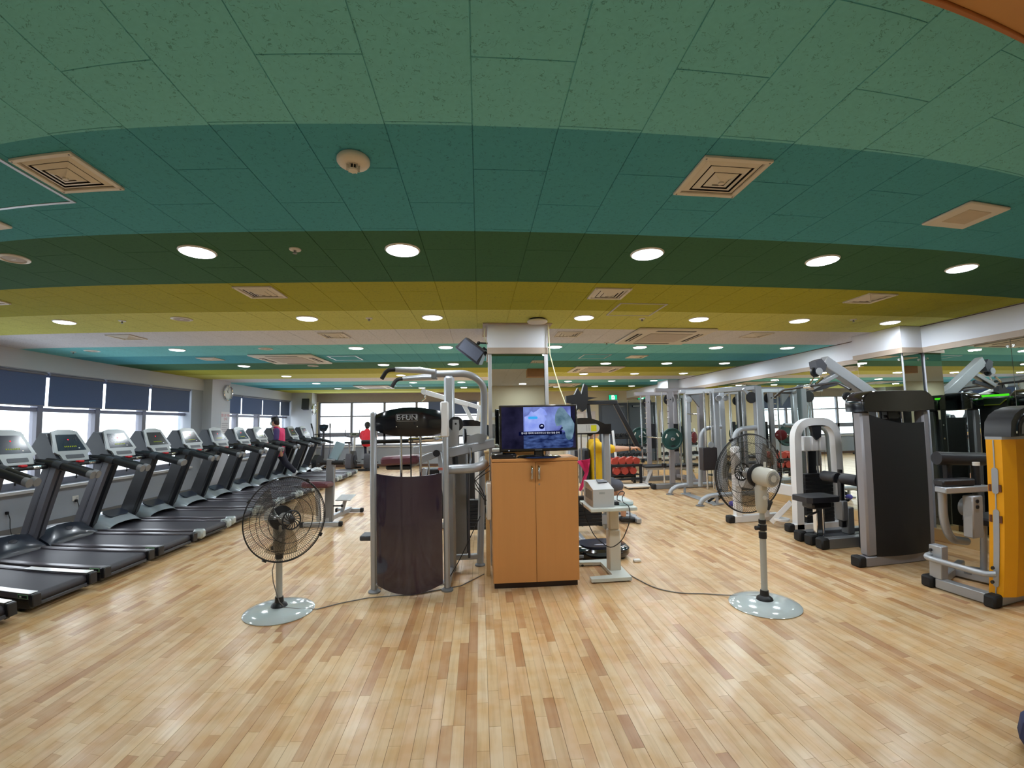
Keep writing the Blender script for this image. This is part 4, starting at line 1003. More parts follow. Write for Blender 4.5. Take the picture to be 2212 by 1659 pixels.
# black header with logo
gr = []
for i in range(17):
    u = -1+i/8; x = -0.648+u*0.303; y = 4.02-0.105*(1-u*u); row = []
    for j in range(7):
        v = j/6; zt = 1.622+0.048*(1-u*u)+0.012*u; zb = 1.452-0.042*(1-abs(u)**2.5)-0.012*u; row.append((x, y+0.02*(v-0.5)**2*4*0.6, zb+(zt-zb)*v))
    gr.append(row)
hd = wobj('header', G().sheet(gr, (0,0.06,0)), GLOSSB, t)
LG = mat('logo_silver', (176,180,188), 0.35, 0.4)
lg = put_text('E⁄FUN', 0.062, LG, hd, (-0.648,3.912,1.578), (rad(90),0,0), 'logo')
lg.scale = (1.12, 1, 1); lg['kind'] = 'stuff'
g = G(); w_, h_ = 0.096, 0.030
g.tube([(-0.648+p[0], 3.915, 1.578+p[1]) for p in rrect(2*w_, 2*h_, 0.010, 4)], 0.0016, 4, closed=True); obj('logo_frame', g, LG, hd)
for x in (-0.74,-0.555): obj('header_bolt', G().cyl((x,3.925,1.50),(x,3.912,1.50),0.006,8), CHROME, hd)
# smoked curved cover
COVER = mat('smoked_purple_acrylic', (52,40,58), 0.10, spec=0.6, coat=0.5, var=0.10, nscale=3, alpha=0.93)
gr = []
for i in range(17):
    u = -1+i/8; x = -0.650+u*0.296; y = 4.03-0.085*(1-u*u); zt = 1.075-0.020*(1-u*u); zb = 0.075-0.062*(1-u*u)
    gr.append([(x, y, zb+(zt-zb)*j/6) for j in range(7)])
wobj('cover', G().sheet(gr, (0,0.008,0)), COVER, t)
for x in (-0.735,-0.555): wobj('guide_rod', G().cyl((x,4.12,0.08),(x,4.12,1.58),0.011,10), CHROME, t)
wobj('stack_cable', G().cyl((-0.645,4.12,0.55),(-0.645,4.12,1.50),0.006,8), CABLE, t)
for k in range(11): wobj('weight_plate', G().box(-0.80,-0.49,4.07,4.17,0.10+k*0.042,0.138+k*0.042,0.004), IRON, t)
# side grip and pedal on the left
wobj('side_grip', G().cyl((-1.13,4.22,1.352),(-0.68,4.22,1.362),0.021,12), RUBBER, t)
wobj('grip_tube', G().tube([(-0.68,4.22,1.362),(-0.50,4.22,1.375),(-0.32,4.30,1.38)], 0.030, 12), CHROME, t)
wobj('pedal', G().box(-1.12,-0.99,4.10,4.26,0.452,0.497,0.008), DARKGREY, t)
# tall post, chin-up bars and bent rear tube
wobj('tall_post', G().box(-0.362,-0.258,4.45,4.57,0.02,2.005,0.022), SILVER, t)
wobj('chin_tube', G().tube(fillet([(-0.47,4.50,2.030),(-0.10,4.52,2.035),(0.05,4.62,1.93),(0.045,4.70,1.60),(-0.02,4.74,0.03)],0.17,8), 0.036, 14), SILVER, t)
wobj('bar_clamp', G().box(-0.49,-0.435,4.44,4.58,1.975,2.075,0.008), GREYP, t)
for y0, y1, zz in ((4.46,4.30,2.045),(4.56,4.80,2.005)):
    b_ = wobj('chin_bar', G().tube([(-0.46,y0,zz),(-0.60,(y0+y1)/2,zz+0.012),(-0.83,y1,zz+0.01)], [0.028,0.033,0.026], 12), SILVER, t)
    obj('chin_grip', G().tube(fillet([(-0.82,y1,zz+0.01),(-0.905,y1-0.02,zz+0.005),(-0.955,y1-0.03,zz-0.085)],0.06,6), 0.021, 10), RUBBER, b_)
wobj('pulley_bracket', G().prism([(-0.03,0.04),(0.03,0.04),(0.035,-0.02),(0.02,-0.20),(-0.12,-0.24),(-0.12,-0.12),(-0.035,-0.08)], (-0.235,4.30,1.52), (1,0,0), (0,0,1), (0,0.012,0)), SILVER, t)
wobj('pulley', G().lathe([(0.012,-0.012),(0.070,-0.012),(0.074,-0.006),(0.066,0.0),(0.074,0.006),(0.070,0.012),(0.012,0.012)], (-0.235,4.33,1.52), (0,1,0), 28), BLACK, t)
wobj('pulley', G().lathe([(0.012,-0.012),(0.075,-0.012),(0.078,-0.006),(0.070,0.0),(0.078,0.006),(0.075,0.012),(0.012,0.012)], (-0.150,4.36,1.40), (1,0.15,0), 28), BLACK, t)
wobj('pulley_axle', G().cyl((-0.235,4.29,1.52),(-0.235,4.35,1.52),0.010,10), BLACK, t)
wobj('upper_beam', G().bar((-0.32,4.30,1.235),(0.14,4.62,1.315),0.05,0.095,0.01), SILVER, t)
wobj('upper_gusset', G().prism([(-0.05,0),(0.16,0.02),(0.20,0.10),(0.10,0.12),(-0.02,0.09)], (-0.12,4.45,1.30), (1,0.3,0), (0,0,1), (0,0.02,0)), SILVER, t)
wobj('dip_arm', G().tube(fillet([(-0.315,4.22,1.085),(-0.05,4.22,1.095),(0.03,4.32,1.115),(0.035,4.60,1.14)],0.10,8), 0.045, 14), SILVER, t)
wobj('dip_grip', G().cyl((-0.245,4.36,1.12),(-0.255,4.36,1.26),0.030,12), RUBBER, t)
wobj('rear_column', G().box(-0.325,-0.14,4.62,4.72,0.16,1.22,0.012), GREYP, t)
wobj('rear_slot', G().box(-0.142,-0.118,4.60,4.66,0.12,1.10,0.004), DARKGREY, t)
wobj('chain', G().tube([(-0.10,4.42,1.28),(-0.095,4.42,1.20),(-0.10,4.42,1.14),(-0.10,4.42,1.05)], 0.012, 6), CHROME, t)
wobj('base_tube', G().bar((-0.318,4.06,0.05),(-0.31,4.74,0.06),0.06,0.05,0.01).bar((-0.31,4.72,0.10),(-0.02,4.74,0.10),0.055,0.055,0.01), SILVER, t)
wobj('base_tube', G().bar((-0.978,4.06,0.05),(-0.95,4.95,0.05),0.055,0.05,0.01), SILVER, t)
wobj('foot', G().lathe([(0.055,0),(0.055,0.012),(0.030,0.03)], (-0.02,4.74,0), n=20), GREYP, t)
wobj('bumper_label', G().box(-0.42,-0.34,4.40,4.41,1.06,1.085), mat('salmon_label', (232,128,112), 0.5), t)

# ---- seated machine with maroon pad behind the front tower
t = thing('preacher_machine', 'silver seated machine with tilted maroon pad behind the branded tower', 'gym machine', (-1.0, 6.4, 0))
wobj('arm_pad', G().cbox((-1.15,6.45,1.00), (V(1,0,0.05).normalized(),V(0,1,0),V(-0.05,0,1).normalized()), (0.27,0.17,0.06), 0.03), MAROON, t)
wobj('pad_base', G().box(-1.36,-1.0,6.36,6.54,0.86,0.93,0.02), BLACK, t)
wobj('pad_arm', G().bar((-1.10,6.45,0.90),(-0.55,6.50,1.12),0.08,0.10,0.008), SILVER, t)
wobj('lever', G().bar((-0.95,6.30,1.14),(-0.30,6.35,1.22),0.07,0.11,0.008), SILVER, t)
wobj('pivot', G().cyl((-0.62,6.26,1.10),(-0.62,6.36,1.10),0.05,16), BLACK, t)
wobj('leg', G().bar((-0.95,6.45,0.03),(-0.80,6.45,0.88),0.07,0.07,0.008), SILVER, t)
wobj('leg', G().bar((-0.45,6.45,0.03),(-0.60,6.45,1.10),0.07,0.07,0.008), SILVER, t)
wobj('base', G().bar((-1.45,6.45,0.04),(-0.25,6.45,0.04),0.08,0.07,0.01).bar((-1.42,6.20,0.04),(-1.42,6.72,0.04),0.07,0.07,0.01), SILVER, t)
wobj('foot_cap', G().box(-1.47,-1.37,6.15,6.20,0.0,0.08,0.01), RUBBER, t)
wobj('counterweight', G().box(-0.90,-0.55,6.60,6.85,0.10,0.85,0.02), BLACK, t)
wobj('chain', G().tube([(-0.74,6.30,1.0),(-0.73,6.30,0.9),(-0.74,6.30,0.75)], 0.014, 6), CHROME, t)

# ---- white lat machine further back: boom and triangular neck
t = thing('white_lat_machine', 'white lat machine with boom and triangular neck behind the chin-up frame', 'gym machine', (-0.25, 8.1, 0))
wobj('boom', G().bar((-1.02,8.05,2.10),(-0.20,8.10,1.86),0.075,0.085,0.008), WHITEP, t)
wobj('boom_pulley', G().cyl((-1.02,8.0,2.10),(-1.02,8.10,2.10),0.05,16), WHITEP, t)
wobj('hook', G().tube([(-1.0,8.05,2.05),(-0.99,8.05,1.98),(-1.06,8.05,1.93)], 0.015, 8), CHROME, t)
wobj('neck', G().bar((-0.30,8.10,1.90),(0.02,8.12,1.80),0.06,0.075,0.006).bar((0.0,8.12,1.83),(-0.07,8.12,1.40),0.06,0.075,0.006).bar((-0.29,8.10,1.86),(-0.08,8.12,1.45),0.06,0.07,0.006), WHITEP, t)
wobj('column', G().bar((-0.075,8.12,0.03),(-0.075,8.12,1.50),0.08,0.10,0.008), WHITEP, t)
wobj('weight_stack', G().box(-0.30,-0.12,8.0,8.25,0.1,1.0,0.01), IRON, t)
wobj('base', G().bar((-1.0,8.1,0.04),(0.15,8.12,0.04),0.09,0.07,0.01).bar((0.1,7.8,0.04),(0.1,8.45,0.04),0.08,0.07,0.01), WHITEP, t)
wobj('seat', G().box(-0.92,-0.55,7.95,8.27,0.48,0.55,0.025), PAD, t)
wobj('seat_post', G().bar((-0.73,8.1,0.05),(-0.73,8.1,0.48),0.07,0.07), WHITEP, t)

# ---- weight towers with black hood, white label and yellow sticker
LABEL = mat('tower_label', (206,208,206), 0.5); YEL = mat('yellow_sticker', (226,222,20), 0.5)
def label_tower(lb):
    t = thing('cable_tower', lb, 'gym machine', (0,0,0), 0, 'weight towers with yellow stickers')
    obj('post', G().box(0.185,0.285,-0.05,0.07,0.02,1.36,0.02), SILVER, t)
    obj('post', G().box(-0.30,-0.22,-0.05,0.07,0.02,1.36,0.02), SILVER, t)
    h = obj('hood', G().prism([(-0.33,0.0),(0.285,0.0),(0.285,0.135),(0.20,0.135),(0.10,0.185),(-0.02,0.222),(-0.14,0.225),(-0.33,0.20)], (0,-0.09,1.345), (1,0,0), (0,0,1), (0,0.22,0)), GLOSSB, t)
    pl = [(-0.27,0.02)]+[(0.06+0.06*math.cos(a), 0.08+0.06*math.sin(a)) for a in [-PI/2+PI*k/10 for k in range(11)]]+[(-0.27,0.14)]
    l_ = obj('label_plate', G().prism(pl, (0,-0.0905,1.345), (1,0,0), (0,0,1), (0,-0.004,0)), LABEL, h)
    obj('sticker', G().box(0.0,0.078,-0.0965,-0.0945,1.385,1.467), YEL, l_)
    for q in (-0.06,-0.03): obj('label_text', G().box(q,q+0.006,-0.0955,-0.0945,1.385,1.470), mat('label_print', (120,122,124), 0.5), l_)
    for x in (-0.12, 0.07): obj('guide_rod', G().cyl((x,0.0,0.08),(x,0.0,1.36),0.012,10), CHROME, t)
    for k in range(8): obj('weight_plate', G().box(-0.19,0.14,-0.06,0.06,0.10+k*0.05,0.146+k*0.05,0.004), IRON, t)
    obj('stack_cable', G().cyl((-0.025,0,0.5),(-0.025,0,1.36),0.006,8), CABLE, t)
    obj('cross_beam', G().box(-0.30,0.285,-0.05,0.05,0.10,0.24,0.012), SILVER, t)
    obj('base_bar', G().bar((-0.26,-0.65,0.06),(-0.26,0.20,0.06),0.06,0.06,0.01), SILVER, t)
    obj('base_bar', G().bar((0.24,-0.20,0.06),(0.24,0.36,0.06),0.06,0.06,0.01), SILVER, t)
    for x, y in ((-0.26,-0.66),(0.24,-0.21),(-0.26,0.2),(0.24,0.36)): obj('foot', G().lathe([(0.05,0),(0.05,0.015),(0.03,0.03)], (x,y,0), n=16), RUBBER, t)
    return t
lt = label_tower('cable tower with black hood, white label and yellow sticker right of the television'); lt.location = (1.50, 5.95, 0)
dup(lt, (-0.06, 5.95, 0), label='cable tower with yellow sticker glimpsed through the chin-up frame left of the pillar')
# black articulated press arms above the right tower
t = thing('chest_press_machine', 'black chest press with overhead arms beside the sticker tower, used by the person in yellow', 'gym machine', (1.75, 6.55, 0))
wobj('overhead_bar', G().bar((1.35,6.45,1.80),(2.10,6.55,1.80),0.06,0.06,0.008), BLACK, t)
wobj('pivot_block', G().prism([(-0.18,0.0),(-0.05,0.02),(0.0,0.12),(0.05,0.02),(0.10,0.18),(0.15,0.14),(0.15,-0.02),(0.30,-0.03),(0.15,-0.06),(0.12,-0.20),(0.06,-0.24),(0.02,-0.18),(-0.02,-0.22),(-0.06,-0.12),(-0.18,-0.10)], (1.45,6.38,1.90), (1,0,0), (0,0,1), (0,0.10,0)), BLACK, t)
wobj('press_arm', G().bar((2.06,6.55,1.80),(2.42,6.55,1.10),0.07,0.05,0.008,(0,1,0)), BLACK, t)
wobj('press_arm', G().bar((1.62,6.50,1.82),(1.66,6.50,1.42),0.06,0.05,0.008,(0,1,0)), BLACK, t)
wobj('press_grip', G().cyl((2.42,6.40,1.10),(2.42,6.66,1.08),0.022,12), RUBBER, t)
wobj('back_pad', G().box(1.50,1.62,6.38,6.68,0.55,1.12,0.03), PAD, t)
wobj('seat_pad', G().box(1.56,1.95,6.36,6.70,0.42,0.50,0.03), PAD, t)
wobj('seat_post', G().box(1.70,1.80,6.48,6.58,0.05,0.42,0.01), SILVER, t)
wobj('rear_post', G().box(1.36,1.45,6.46,6.60,0.02,1.90,0.012), DARKGREY, t)
wobj('base', G().bar((1.38,6.53,0.045),(2.35,6.53,0.045),0.09,0.08,0.01).bar((2.30,6.25,0.045),(2.30,6.85,0.045),0.07,0.07,0.01), SILVER, t)
# pink towel hanging beside the cabinet
gr = []
for i in range(9):
    v = i/8; row = []
    for j in range(5):
        u = j/4; row.append((1.02+0.10*v+0.06*math.sin(3*v+u*2)-0.05*v*v, 4.62+0.03*math.sin(7*u+3*v), 1.10-0.30*v+0.05*u*(1-v)-0.02*u))
    gr.append([(p[0]+u_*0.10*(1-0.55*v), p[1], p[2]) for p, u_ in zip(row, (0,0.25,0.5,0.75,1))])
g = G(); g.sheet(gr, (0,0.012,0))
tag(obj('towel', g, mat('pink_towel', (226,50,110), 0.85, var=0.1, bump=0.2), None), 'bright pink towel hanging just right of the wooden cabinet', 'towel')
t = thing('towel_stand', 'black clothes stand holding the pink towel beside the cabinet', 'stand', (0.97,4.655,0))
obj('pole', G().cyl((0,0,0.0),(0,0,1.14),0.014,10), BLACK, t)
obj('arm', G().cyl((-0.03,0,1.10),(0.13,0,1.09),0.010,8), BLACK, t)
obj('foot', G().bar((-0.09,-0.1,0.012),(0.09,0.1,0.012),0.03,0.02).bar((-0.09,0.1,0.012),(0.09,-0.1,0.012),0.03,0.02), BLACK, t)

# ================================================================ CABINET, TELEVISION, BOXES
def beech_mat():
    mt = mat('beech_laminate', (206,146,86), 0.4, var=0.05)
    nt = mt.node_tree; n = nt.nodes; l = nt.links
    no = [x for x in n if x.type == 'TEX_NOISE'][0]; tx = [x for x in n if x.type == 'TEX_COORD'][0]
    mp = n.new('ShaderNodeMapping'); mp.inputs['Scale'].default_value = (9, 9, 0.5); l.new(tx.outputs['Object'], mp.inputs['Vector']); l.new(mp.outputs[0], no.inputs['Vector'])
    no.inputs['Scale'].default_value = 3.0
    return mt
BEECH = beech_mat()
t = thing('cabinet', 'tall beech cabinet with two doors and silver handles under the television', 'cabinet', (0.50, 4.22, 0))
cx0, cx1, cy0, cy1 = -0.397, 0.397, -0.18, 0.20
obj('carcass', G().box(cx0,cx1,cy0,cy1,0.055,1.165,0.001), BEECH, t)
obj('top', G().box(cx0-0.003,cx1+0.003,cy0-0.024,cy1,1.166,1.193,0.002), BEECH, t)
obj('plinth', G().box(cx0+0.01,cx1-0.01,cy0+0.02,cy1,0,0.055), mat('dark_plinth', (44,30,28), 0.5), t)
for s in (-1, 1):
    d = obj('door', G().box(min(s*0.0015,s*0.396),max(s*0.0015,s*0.396),cy0-0.020,cy0-0.001,0.06,1.161,0.0015), BEECH, t)
    hx = -0.034 if s < 0 else 0.032
    obj('handle', G().tube([(hx,cy0-0.02,1.12),(hx,cy0-0.045,1.105),(hx,cy0-0.050,1.06),(hx,cy0-0.045,1.015),(hx,cy0-0.02,1.0)], [0.012,0.011,0.0095,0.011,0.012], 10), CHROME, d)
obj('lock', G().cyl((0.034,cy0-0.02,0.955),(0.034,cy0-0.024,0.955),0.008,12), CHROME, t)

TVB = mat('tv_gloss_black', (10,11,16), 0.12, coat=0.5)
t = thing('television', 'flat black television on the cabinet showing a news picture with Korean caption', 'television', (0.555, 4.16, 1.193))
tx0, tx1, tz0, tz1 = -0.374, 0.376, 0.055, 0.497
obj('housing', G().box(tx0,tx1,-0.01,0.045,tz0,tz1,0.008), TVB, t)
obj('back_cover', G().box(-0.25,0.25,0.045,0.09,0.10,0.42,0.03), BLACK, t)
obj('stand_neck', G().box(-0.045,0.045,0.0,0.05,0.012,0.10,0.012), TVB, t)
obj('stand_base', G().lathe([(0.205,0),(0.21,0.006),(0.19,0.014),(0.06,0.022),(0.0005,0.024)], n=40), TVB, t)
for v in t.children[-1].data.vertices: v.co.y *= 0.62
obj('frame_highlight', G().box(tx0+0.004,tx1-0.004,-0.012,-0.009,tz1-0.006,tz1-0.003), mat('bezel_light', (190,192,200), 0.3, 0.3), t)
def scr_mat(name, c1, c2, scale, strength, stretch=(1,1,1)):
    mt = emis(name, c1, strength); nt = mt.node_tree; n = nt.nodes; l = nt.links
    e = [x for x in n if x.type == 'EMISSION'][0]; tx = n.new('ShaderNodeTexCoord'); mp = n.new('ShaderNodeMapping'); mp.inputs['Scale'].default_value = stretch
    no = n.new('ShaderNodeTexNoise'); no.inputs['Scale'].default_value = scale; no.inputs['Detail'].default_value = 5
    l.new(tx.outputs['Object'], mp.inputs[0]); l.new(mp.outputs[0], no.inputs['Vector'])
    rp = n.new('ShaderNodeValToRGB'); rp.color_ramp.elements[0].position = 0.35; rp.color_ramp.elements[1].position = 0.68
    rp.color_ramp.elements[0].color = lin(c1)+(1,); rp.color_ramp.elements[1].color = lin(c2)+(1,)
    l.new(no.outputs['Fac'], rp.inputs[0]); l.new(rp.outputs[0], e.inputs['Color'])
    return mt
Y0 = -0.0105
sc = obj('screen', G().box(tx0+0.022,tx1-0.022,-0.0112,-0.010,tz0+0.028,tz1-0.018), scr_mat('tv_backdrop', (16,16,34), (46,44,72), 5, 0.9), t, False)
def scr(name, poly, mt, lay):
    return obj(name, G().prism(poly, (0,-0.0112-0.0006*lay,0), (1,0,0), (0,0,1), (0,-0.0005,0)), mt, sc, False)
scr('picture_sandbags', [(-0.145,0.085),(0.30,0.085),(0.33,0.10),(0.335,0.235),(-0.145,0.235)], scr_mat('tv_sandbags', (20,32,74), (74,96,150), 14, 1.0, (1,1,3.2)), 1)
scr('picture_room', [(-0.145,0.235),(0.31,0.235),(0.31,0.478),(-0.145,0.478)], scr_mat('tv_room', (86,92,160), (136,156,224), 7, 1.0), 1)
scr('picture_figures', [(-0.135,0.25),(0.06,0.25),(0.055,0.33),(0.075,0.36),(0.055,0.395),(0.085,0.40),(0.06,0.45),(0.02,0.47),(-0.02,0.44),(-0.05,0.425),(-0.07,0.44),(-0.10,0.40),(-0.135,0.385)], scr_mat('tv_white_figures', (122,140,226), (168,184,246), 9, 1.05), 2)
scr('picture_poncho', [(0.185,0.455),(0.215,0.475),(0.25,0.455),(0.28,0.41),(0.315,0.37),(0.345,0.31),(0.34,0.24),(0.32,0.17),(0.285,0.155),(0.26,0.18),(0.25,0.245),(0.205,0.26),(0.225,0.30),(0.17,0.29),(0.155,0.34),(0.16,0.40)], scr_mat('tv_poncho', (70,100,116), (128,156,176), 9, 1.0), 2)
scr('picture_hand', [(0.22,0.285),(0.235,0.275),(0.215,0.25),(0.195,0.25)], emis('tv_dark', (40,42,84), 1.0), 3)
scr('caption_tag', rrect(0.09,0.026,0.012), emis('tv_cyan', (60,170,240), 1.0), 3).location = (-0.055, 0, 0.375)
em = scr('caption_emblem', [(0.026*math.cos(a), 0.026*math.sin(a)) for a in [2*PI*k/24 for k in range(24)]], emis('tv_navy', (10,16,56), 1.0), 3); em.location = (0.028,0,0.292)
TVW = emis('tv_white', (226,232,250), 1.0)
e2 = obj('emblem_mark', G().prism([(-0.014,0.0),(0.014,0.0),(0.012,0.007),(0.004,0.012),(-0.008,0.009)], (0.028,-0.0138,0.292), (1,0,0), (0,0,1), (0,-0.0004,0)), TVW, sc, False)
scr('caption_bar', [(-0.19,0.208),(0.222,0.213),(0.222,0.249),(-0.19,0.244)], emis('tv_bar', (6,10,44), 1.0), 4)
cp = put_text('침수를 대비해 모래주머니나 튜브 등을 준비', 0.0205, TVW, sc, (0.016,-0.0145,0.2285), (rad(90),0,0), 'caption', 0.0003); cp['kind'] = 'stuff'
scr('logo_mark', rrect(0.012,0.012,0.003), emis('tv_grey', (170,176,190), 0.8), 1).location = (-0.285, 0, 0.068)
obj('maker_mark', G().box(-0.04,0.03,-0.0115,-0.0095,0.066,0.074), mat('tv_mark', (120,120,126), 0.4), t, False)

t = thing('set_top_box', 'slim black set-top box left of the television stand on the cabinet', 'set-top box', (0.22, 4.14, 1.193))
obj('body', G().box(-0.118,0.112,-0.10,0.09,0.004,0.042,0.004), TVB, t)
obj('front_panel', G().box(-0.118,0.112,-0.103,-0.10,0.008,0.038,0.001), mat('stb_front', (30,30,36), 0.2), t)
obj('power_mark', G().box(0.082,0.096,-0.1045,-0.1025,0.020,0.026), GREYP, t)
for x in (-0.10,0.095): obj('foot', G().cyl((x,-0.06,0),(x,-0.06,0.005),0.01,8), RUBBER, t)
t = thing('router', 'small white and grey router behind the set-top box', 'router', (0.16, 4.34, 1.193))
obj('body', G().box(-0.05,0.06,-0.06,0.05,0.0,0.045,0.006), DARKGREY, t)
obj('upper_shell', G().box(-0.045,0.055,-0.055,0.045,0.045,0.082,0.008), WHITEPL, t)
obj('port_panel', G().box(-0.035,0.045,-0.0625,-0.06,0.010,0.034), BLACK, t)
t = thing('side_board', 'narrow pale wooden board standing between pillar and cabinet', 'board', (0.065, 4.46, 0))
obj('panel', G().box(-0.02,0.02,-0.06,0.06,0,1.22,0.004), PINE, t)
obj('cap', G().box(-0.028,0.022,-0.065,0.065,1.22,1.245,0.004), PINE, t)
t = thing('switch_box', 'white double socket box on the left side of the cabinet', 'socket', (0.082, 4.24, 0.83))
obj('housing', G().box(-0.028,0.018,-0.09,0.09,-0.22,0.13,0.008), WHITEPL, t)
obj('upper_cover', G().box(-0.034,-0.028,-0.07,0.07,-0.03,0.115,0.003), WHITEP, t)
obj('lower_cover', G().box(-0.034,-0.028,-0.07,0.07,-0.20,-0.05,0.003), WHITEP, t)
t = thing('cable_bundle', 'loose black cables hanging left of the cabinet', 'cable', (0.03, 4.25, 0.8))
for k, pts in enumerate(([(0.09,4.22,1.12),(0.0,4.24,1.04),(-0.07,4.28,0.98),(-0.02,4.27,0.88),(0.045,4.25,0.80)], [(0.09,4.22,1.07),(-0.02,4.23,1.0),(-0.09,4.26,0.93),(0.0,4.26,0.84),(0.045,4.25,0.76)], [(-0.06,4.28,0.98),(0.03,4.30,0.86),(0.04,4.27,0.72),(0.055,4.26,0.60)], [(-0.01,4.30,0.62),(-0.20,4.20,0.25),(-0.34,4.12,0.03)])):
    wobj('cable', G().tube(fillet(pts, 0.08, 4), 0.0045, 6), CABLE, t)
wobj('plug', G().box(0.03,0.052,4.22,4.28,0.74,0.83,0.006), BLACK, t)

# speaker on the pillar with bracket and pale cable
t = thing('speaker', 'dark wedge speaker hung on the left side of the pillar, tilted downward', 'speaker', (-0.075, 4.86, 2.325)); t.rotation_euler = (rad(8), rad(38), rad(-6))
obj('cabinet', G().prism([(-0.165,-0.07),(0.165,-0.07),(0.13,0.085),(-0.13,0.085)], (0,-0.10,0), (1,0,0), (0,0,1), (0,0.20,0)), BLACK, t)
obj('grille', G().box(-0.158,0.158,-0.094,0.094,-0.082,-0.07,0.006), mat('speaker_mesh_blue', (64,70,86), 0.6, var=0.12, nscale=60), t)
obj('front_cloth', G().box(-0.13,0.13,-0.106,-0.10,-0.06,0.07,0.004), mat('speaker_mesh_blue', (64,70,86), 0.6), t)
t = thing('speaker_bracket', 'black bracket arms holding the speaker to the pillar', 'bracket', (0.08,4.95,2.40))
wobj('arm', G().cyl((0.095,4.95,2.425),(0.0,4.92,2.425),0.010,8).ball((-0.005,4.92,2.425),0.022,10,6), BLACK, t)
wobj('arm', G().cyl((0.095,4.95,2.345),(0.06,4.92,2.36),0.010,8).ball((0.055,4.92,2.36),0.018,10,6), BLACK, t)
t = thing('hanging_cable', 'pale yellow cable running down from the ceiling on the right of the pillar', 'cable', (0.77,4.70,2.0))
wobj('cable', G().tube([(0.758,4.70,2.595),(0.760,4.69,2.40),(0.764,4.68,2.25),(0.80,4.62,2.05),(0.835,4.50,1.85),(0.86,4.36,1.70),(0.865,4.30,1.62)], 0.006, 6), mat('pale_cable', (226,222,180), 0.5), t)
t = thing('hanging_cable', 'short thin wire beside the pillar top above the speaker', 'cable', (0.04,4.80,2.5))
wobj('cable', G().tube([(0.07,4.80,2.59),(0.055,4.80,2.50),(0.065,4.82,2.44),(0.085,4.86,2.41)], 0.005, 6), mat('pale_cable', (226,222,180), 0.5), t)

# ================================================================ SMALL TABLE WITH GREY BOX, BLACK PLATE
DESK = mat('desk_greygreen', (206,212,206), 0.35, var=0.02); DESKW = mat('desk_column', (206,200,186), 0.4, var=0.02)
t = thing('side_table', 'pale height-adjustable side table on a C-shaped foot right of the cabinet', 'table', (1.25, 4.30, 0))
wobj('table_top', G().box(1.02,1.475,4.05,4.52,0.668,0.702,0.006), DESK, t)
wobj('column', G().box(1.255,1.375,4.27,4.38,0.02,0.44,0.012), DESKW, t)
wobj('inner_column', G().box(1.265,1.365,4.28,4.37,0.44,0.668,0.010), DESKW, t)
wobj('foot', G().prism([(1.02,4.06),(1.41,4.06),(1.415,4.64),(1.02,4.64),(1.02,4.56),(1.24,4.54),(1.25,4.16),(1.02,4.14)], (0,0,0.012), (1,0,0), (0,1,0), (0,0,0.030)), DESK, t)
for x, y in ((1.05,4.10),(1.38,4.09),(1.05,4.60),(1.38,4.60)): wobj('glide', G().cyl((x,y,0),(x,y,0.014),0.014,10), RUBBER, t)
t = thing('printer', 'boxy light grey printer standing on the small side table', 'printer', (1.16, 4.30, 0.702))
obj('body', G().prism([(-0.19,0.0),(0.19,0.0),(0.19,0.215),(0.02,0.215),(-0.19,0.170)], (-0.10,0,0), (0,1,0), (0,0,1), (0.205,0,0)), mat('printer_grey', (196,198,198), 0.45, var=0.02), t)
obj('output_slot', G().prism([(0.03,0.0),(0.14,0.02),(0.14,0.09),(0.05,0.15)], (-0.04,-0.04,0.2115), (1,0,0), (0,1,0.1), (0,0,0.004)), DARKGREY, t)
obj('badge', G().box(-0.04,0.015,-0.192,-0.19,0.125,0.145), mat('printer_badge', (168,172,172), 0.4), t)
for k in range(7): obj('vent_rib', G().box(-0.103,-0.10,-0.15+k*0.04,-0.13+k*0.04,0.06,0.15,0.001), GREYP, t)
t = thing('charger', 'black charger plug with looped cord on the side table', 'charger', (1.33,4.22,0.702))
obj('body', G().box(-0.045,0.04,-0.05,0.05,0.0,0.035,0.008), BLACK, t)
obj('cord', G().tube(fillet([(0.0,0,0.03),(0.0,0.0,0.09),(0.05,0.02,0.13),(0.09,0.02,0.11),(0.05,0.0,0.07),(0.03,-0.08,0.03),(0.06,-0.19,0.02),(0.055,-0.21,-0.12),(-0.02,-0.20,-0.30),(-0.13,-0.18,-0.38),(-0.26,-0.10,-0.28),(-0.33,-0.02,-0.10),(-0.335,0.06,0.02)],0.06,4), 0.0045, 6), CABLE, t)
t = thing('tray', 'translucent pale tray on the right of the side table', 'tray', (1.40,4.34,0.702))
obj('tray_body', G().box(-0.07,0.07,-0.20,0.15,0.0,0.035,0.010), mat('pale_tray', (206,224,226), 0.25, coat=0.3), t)
obj('tray_rim', G().tube([(-0.07+p[0]+0.07, p[1]-0.025, 0.036) for p in rrect(0.14,0.35,0.02,4)], 0.004, 5, closed=True), WHITEPL, t)
t = thing('vibration_plate', 'low black rounded vibration plate on the floor behind the small table', 'vibration plate', (1.34, 4.92, 0))
el = lambda a, b_, k=40, e=2.6: [(a*math.copysign(abs(math.cos(q))**(2/e), math.cos(q)), b_*math.copysign(abs(math.sin(q))**(2/e), math.sin(q))) for q in [2*PI*i/k for i in range(k)]]
g = G(); lay = [(0.30,0.24,0.02),(0.32,0.26,0.05),(0.32,0.26,0.10),(0.29,0.23,0.125)]; k_ = 40; vs_ = []
for a, b_, z in lay: vs_ += [(p[0], p[1], z) for p in el(a, b_)]
fs = [(i*k_+j, i*k_+(j+1) % k_, (i+1)*k_+(j+1) % k_, (i+1)*k_+j) for i in range(3) for j in range(k_)] + [tuple(range(k_)), tuple(3*k_+j for j in range(k_))]
g.add(vs_, fs); obj('body', g, GLOSSB, t)
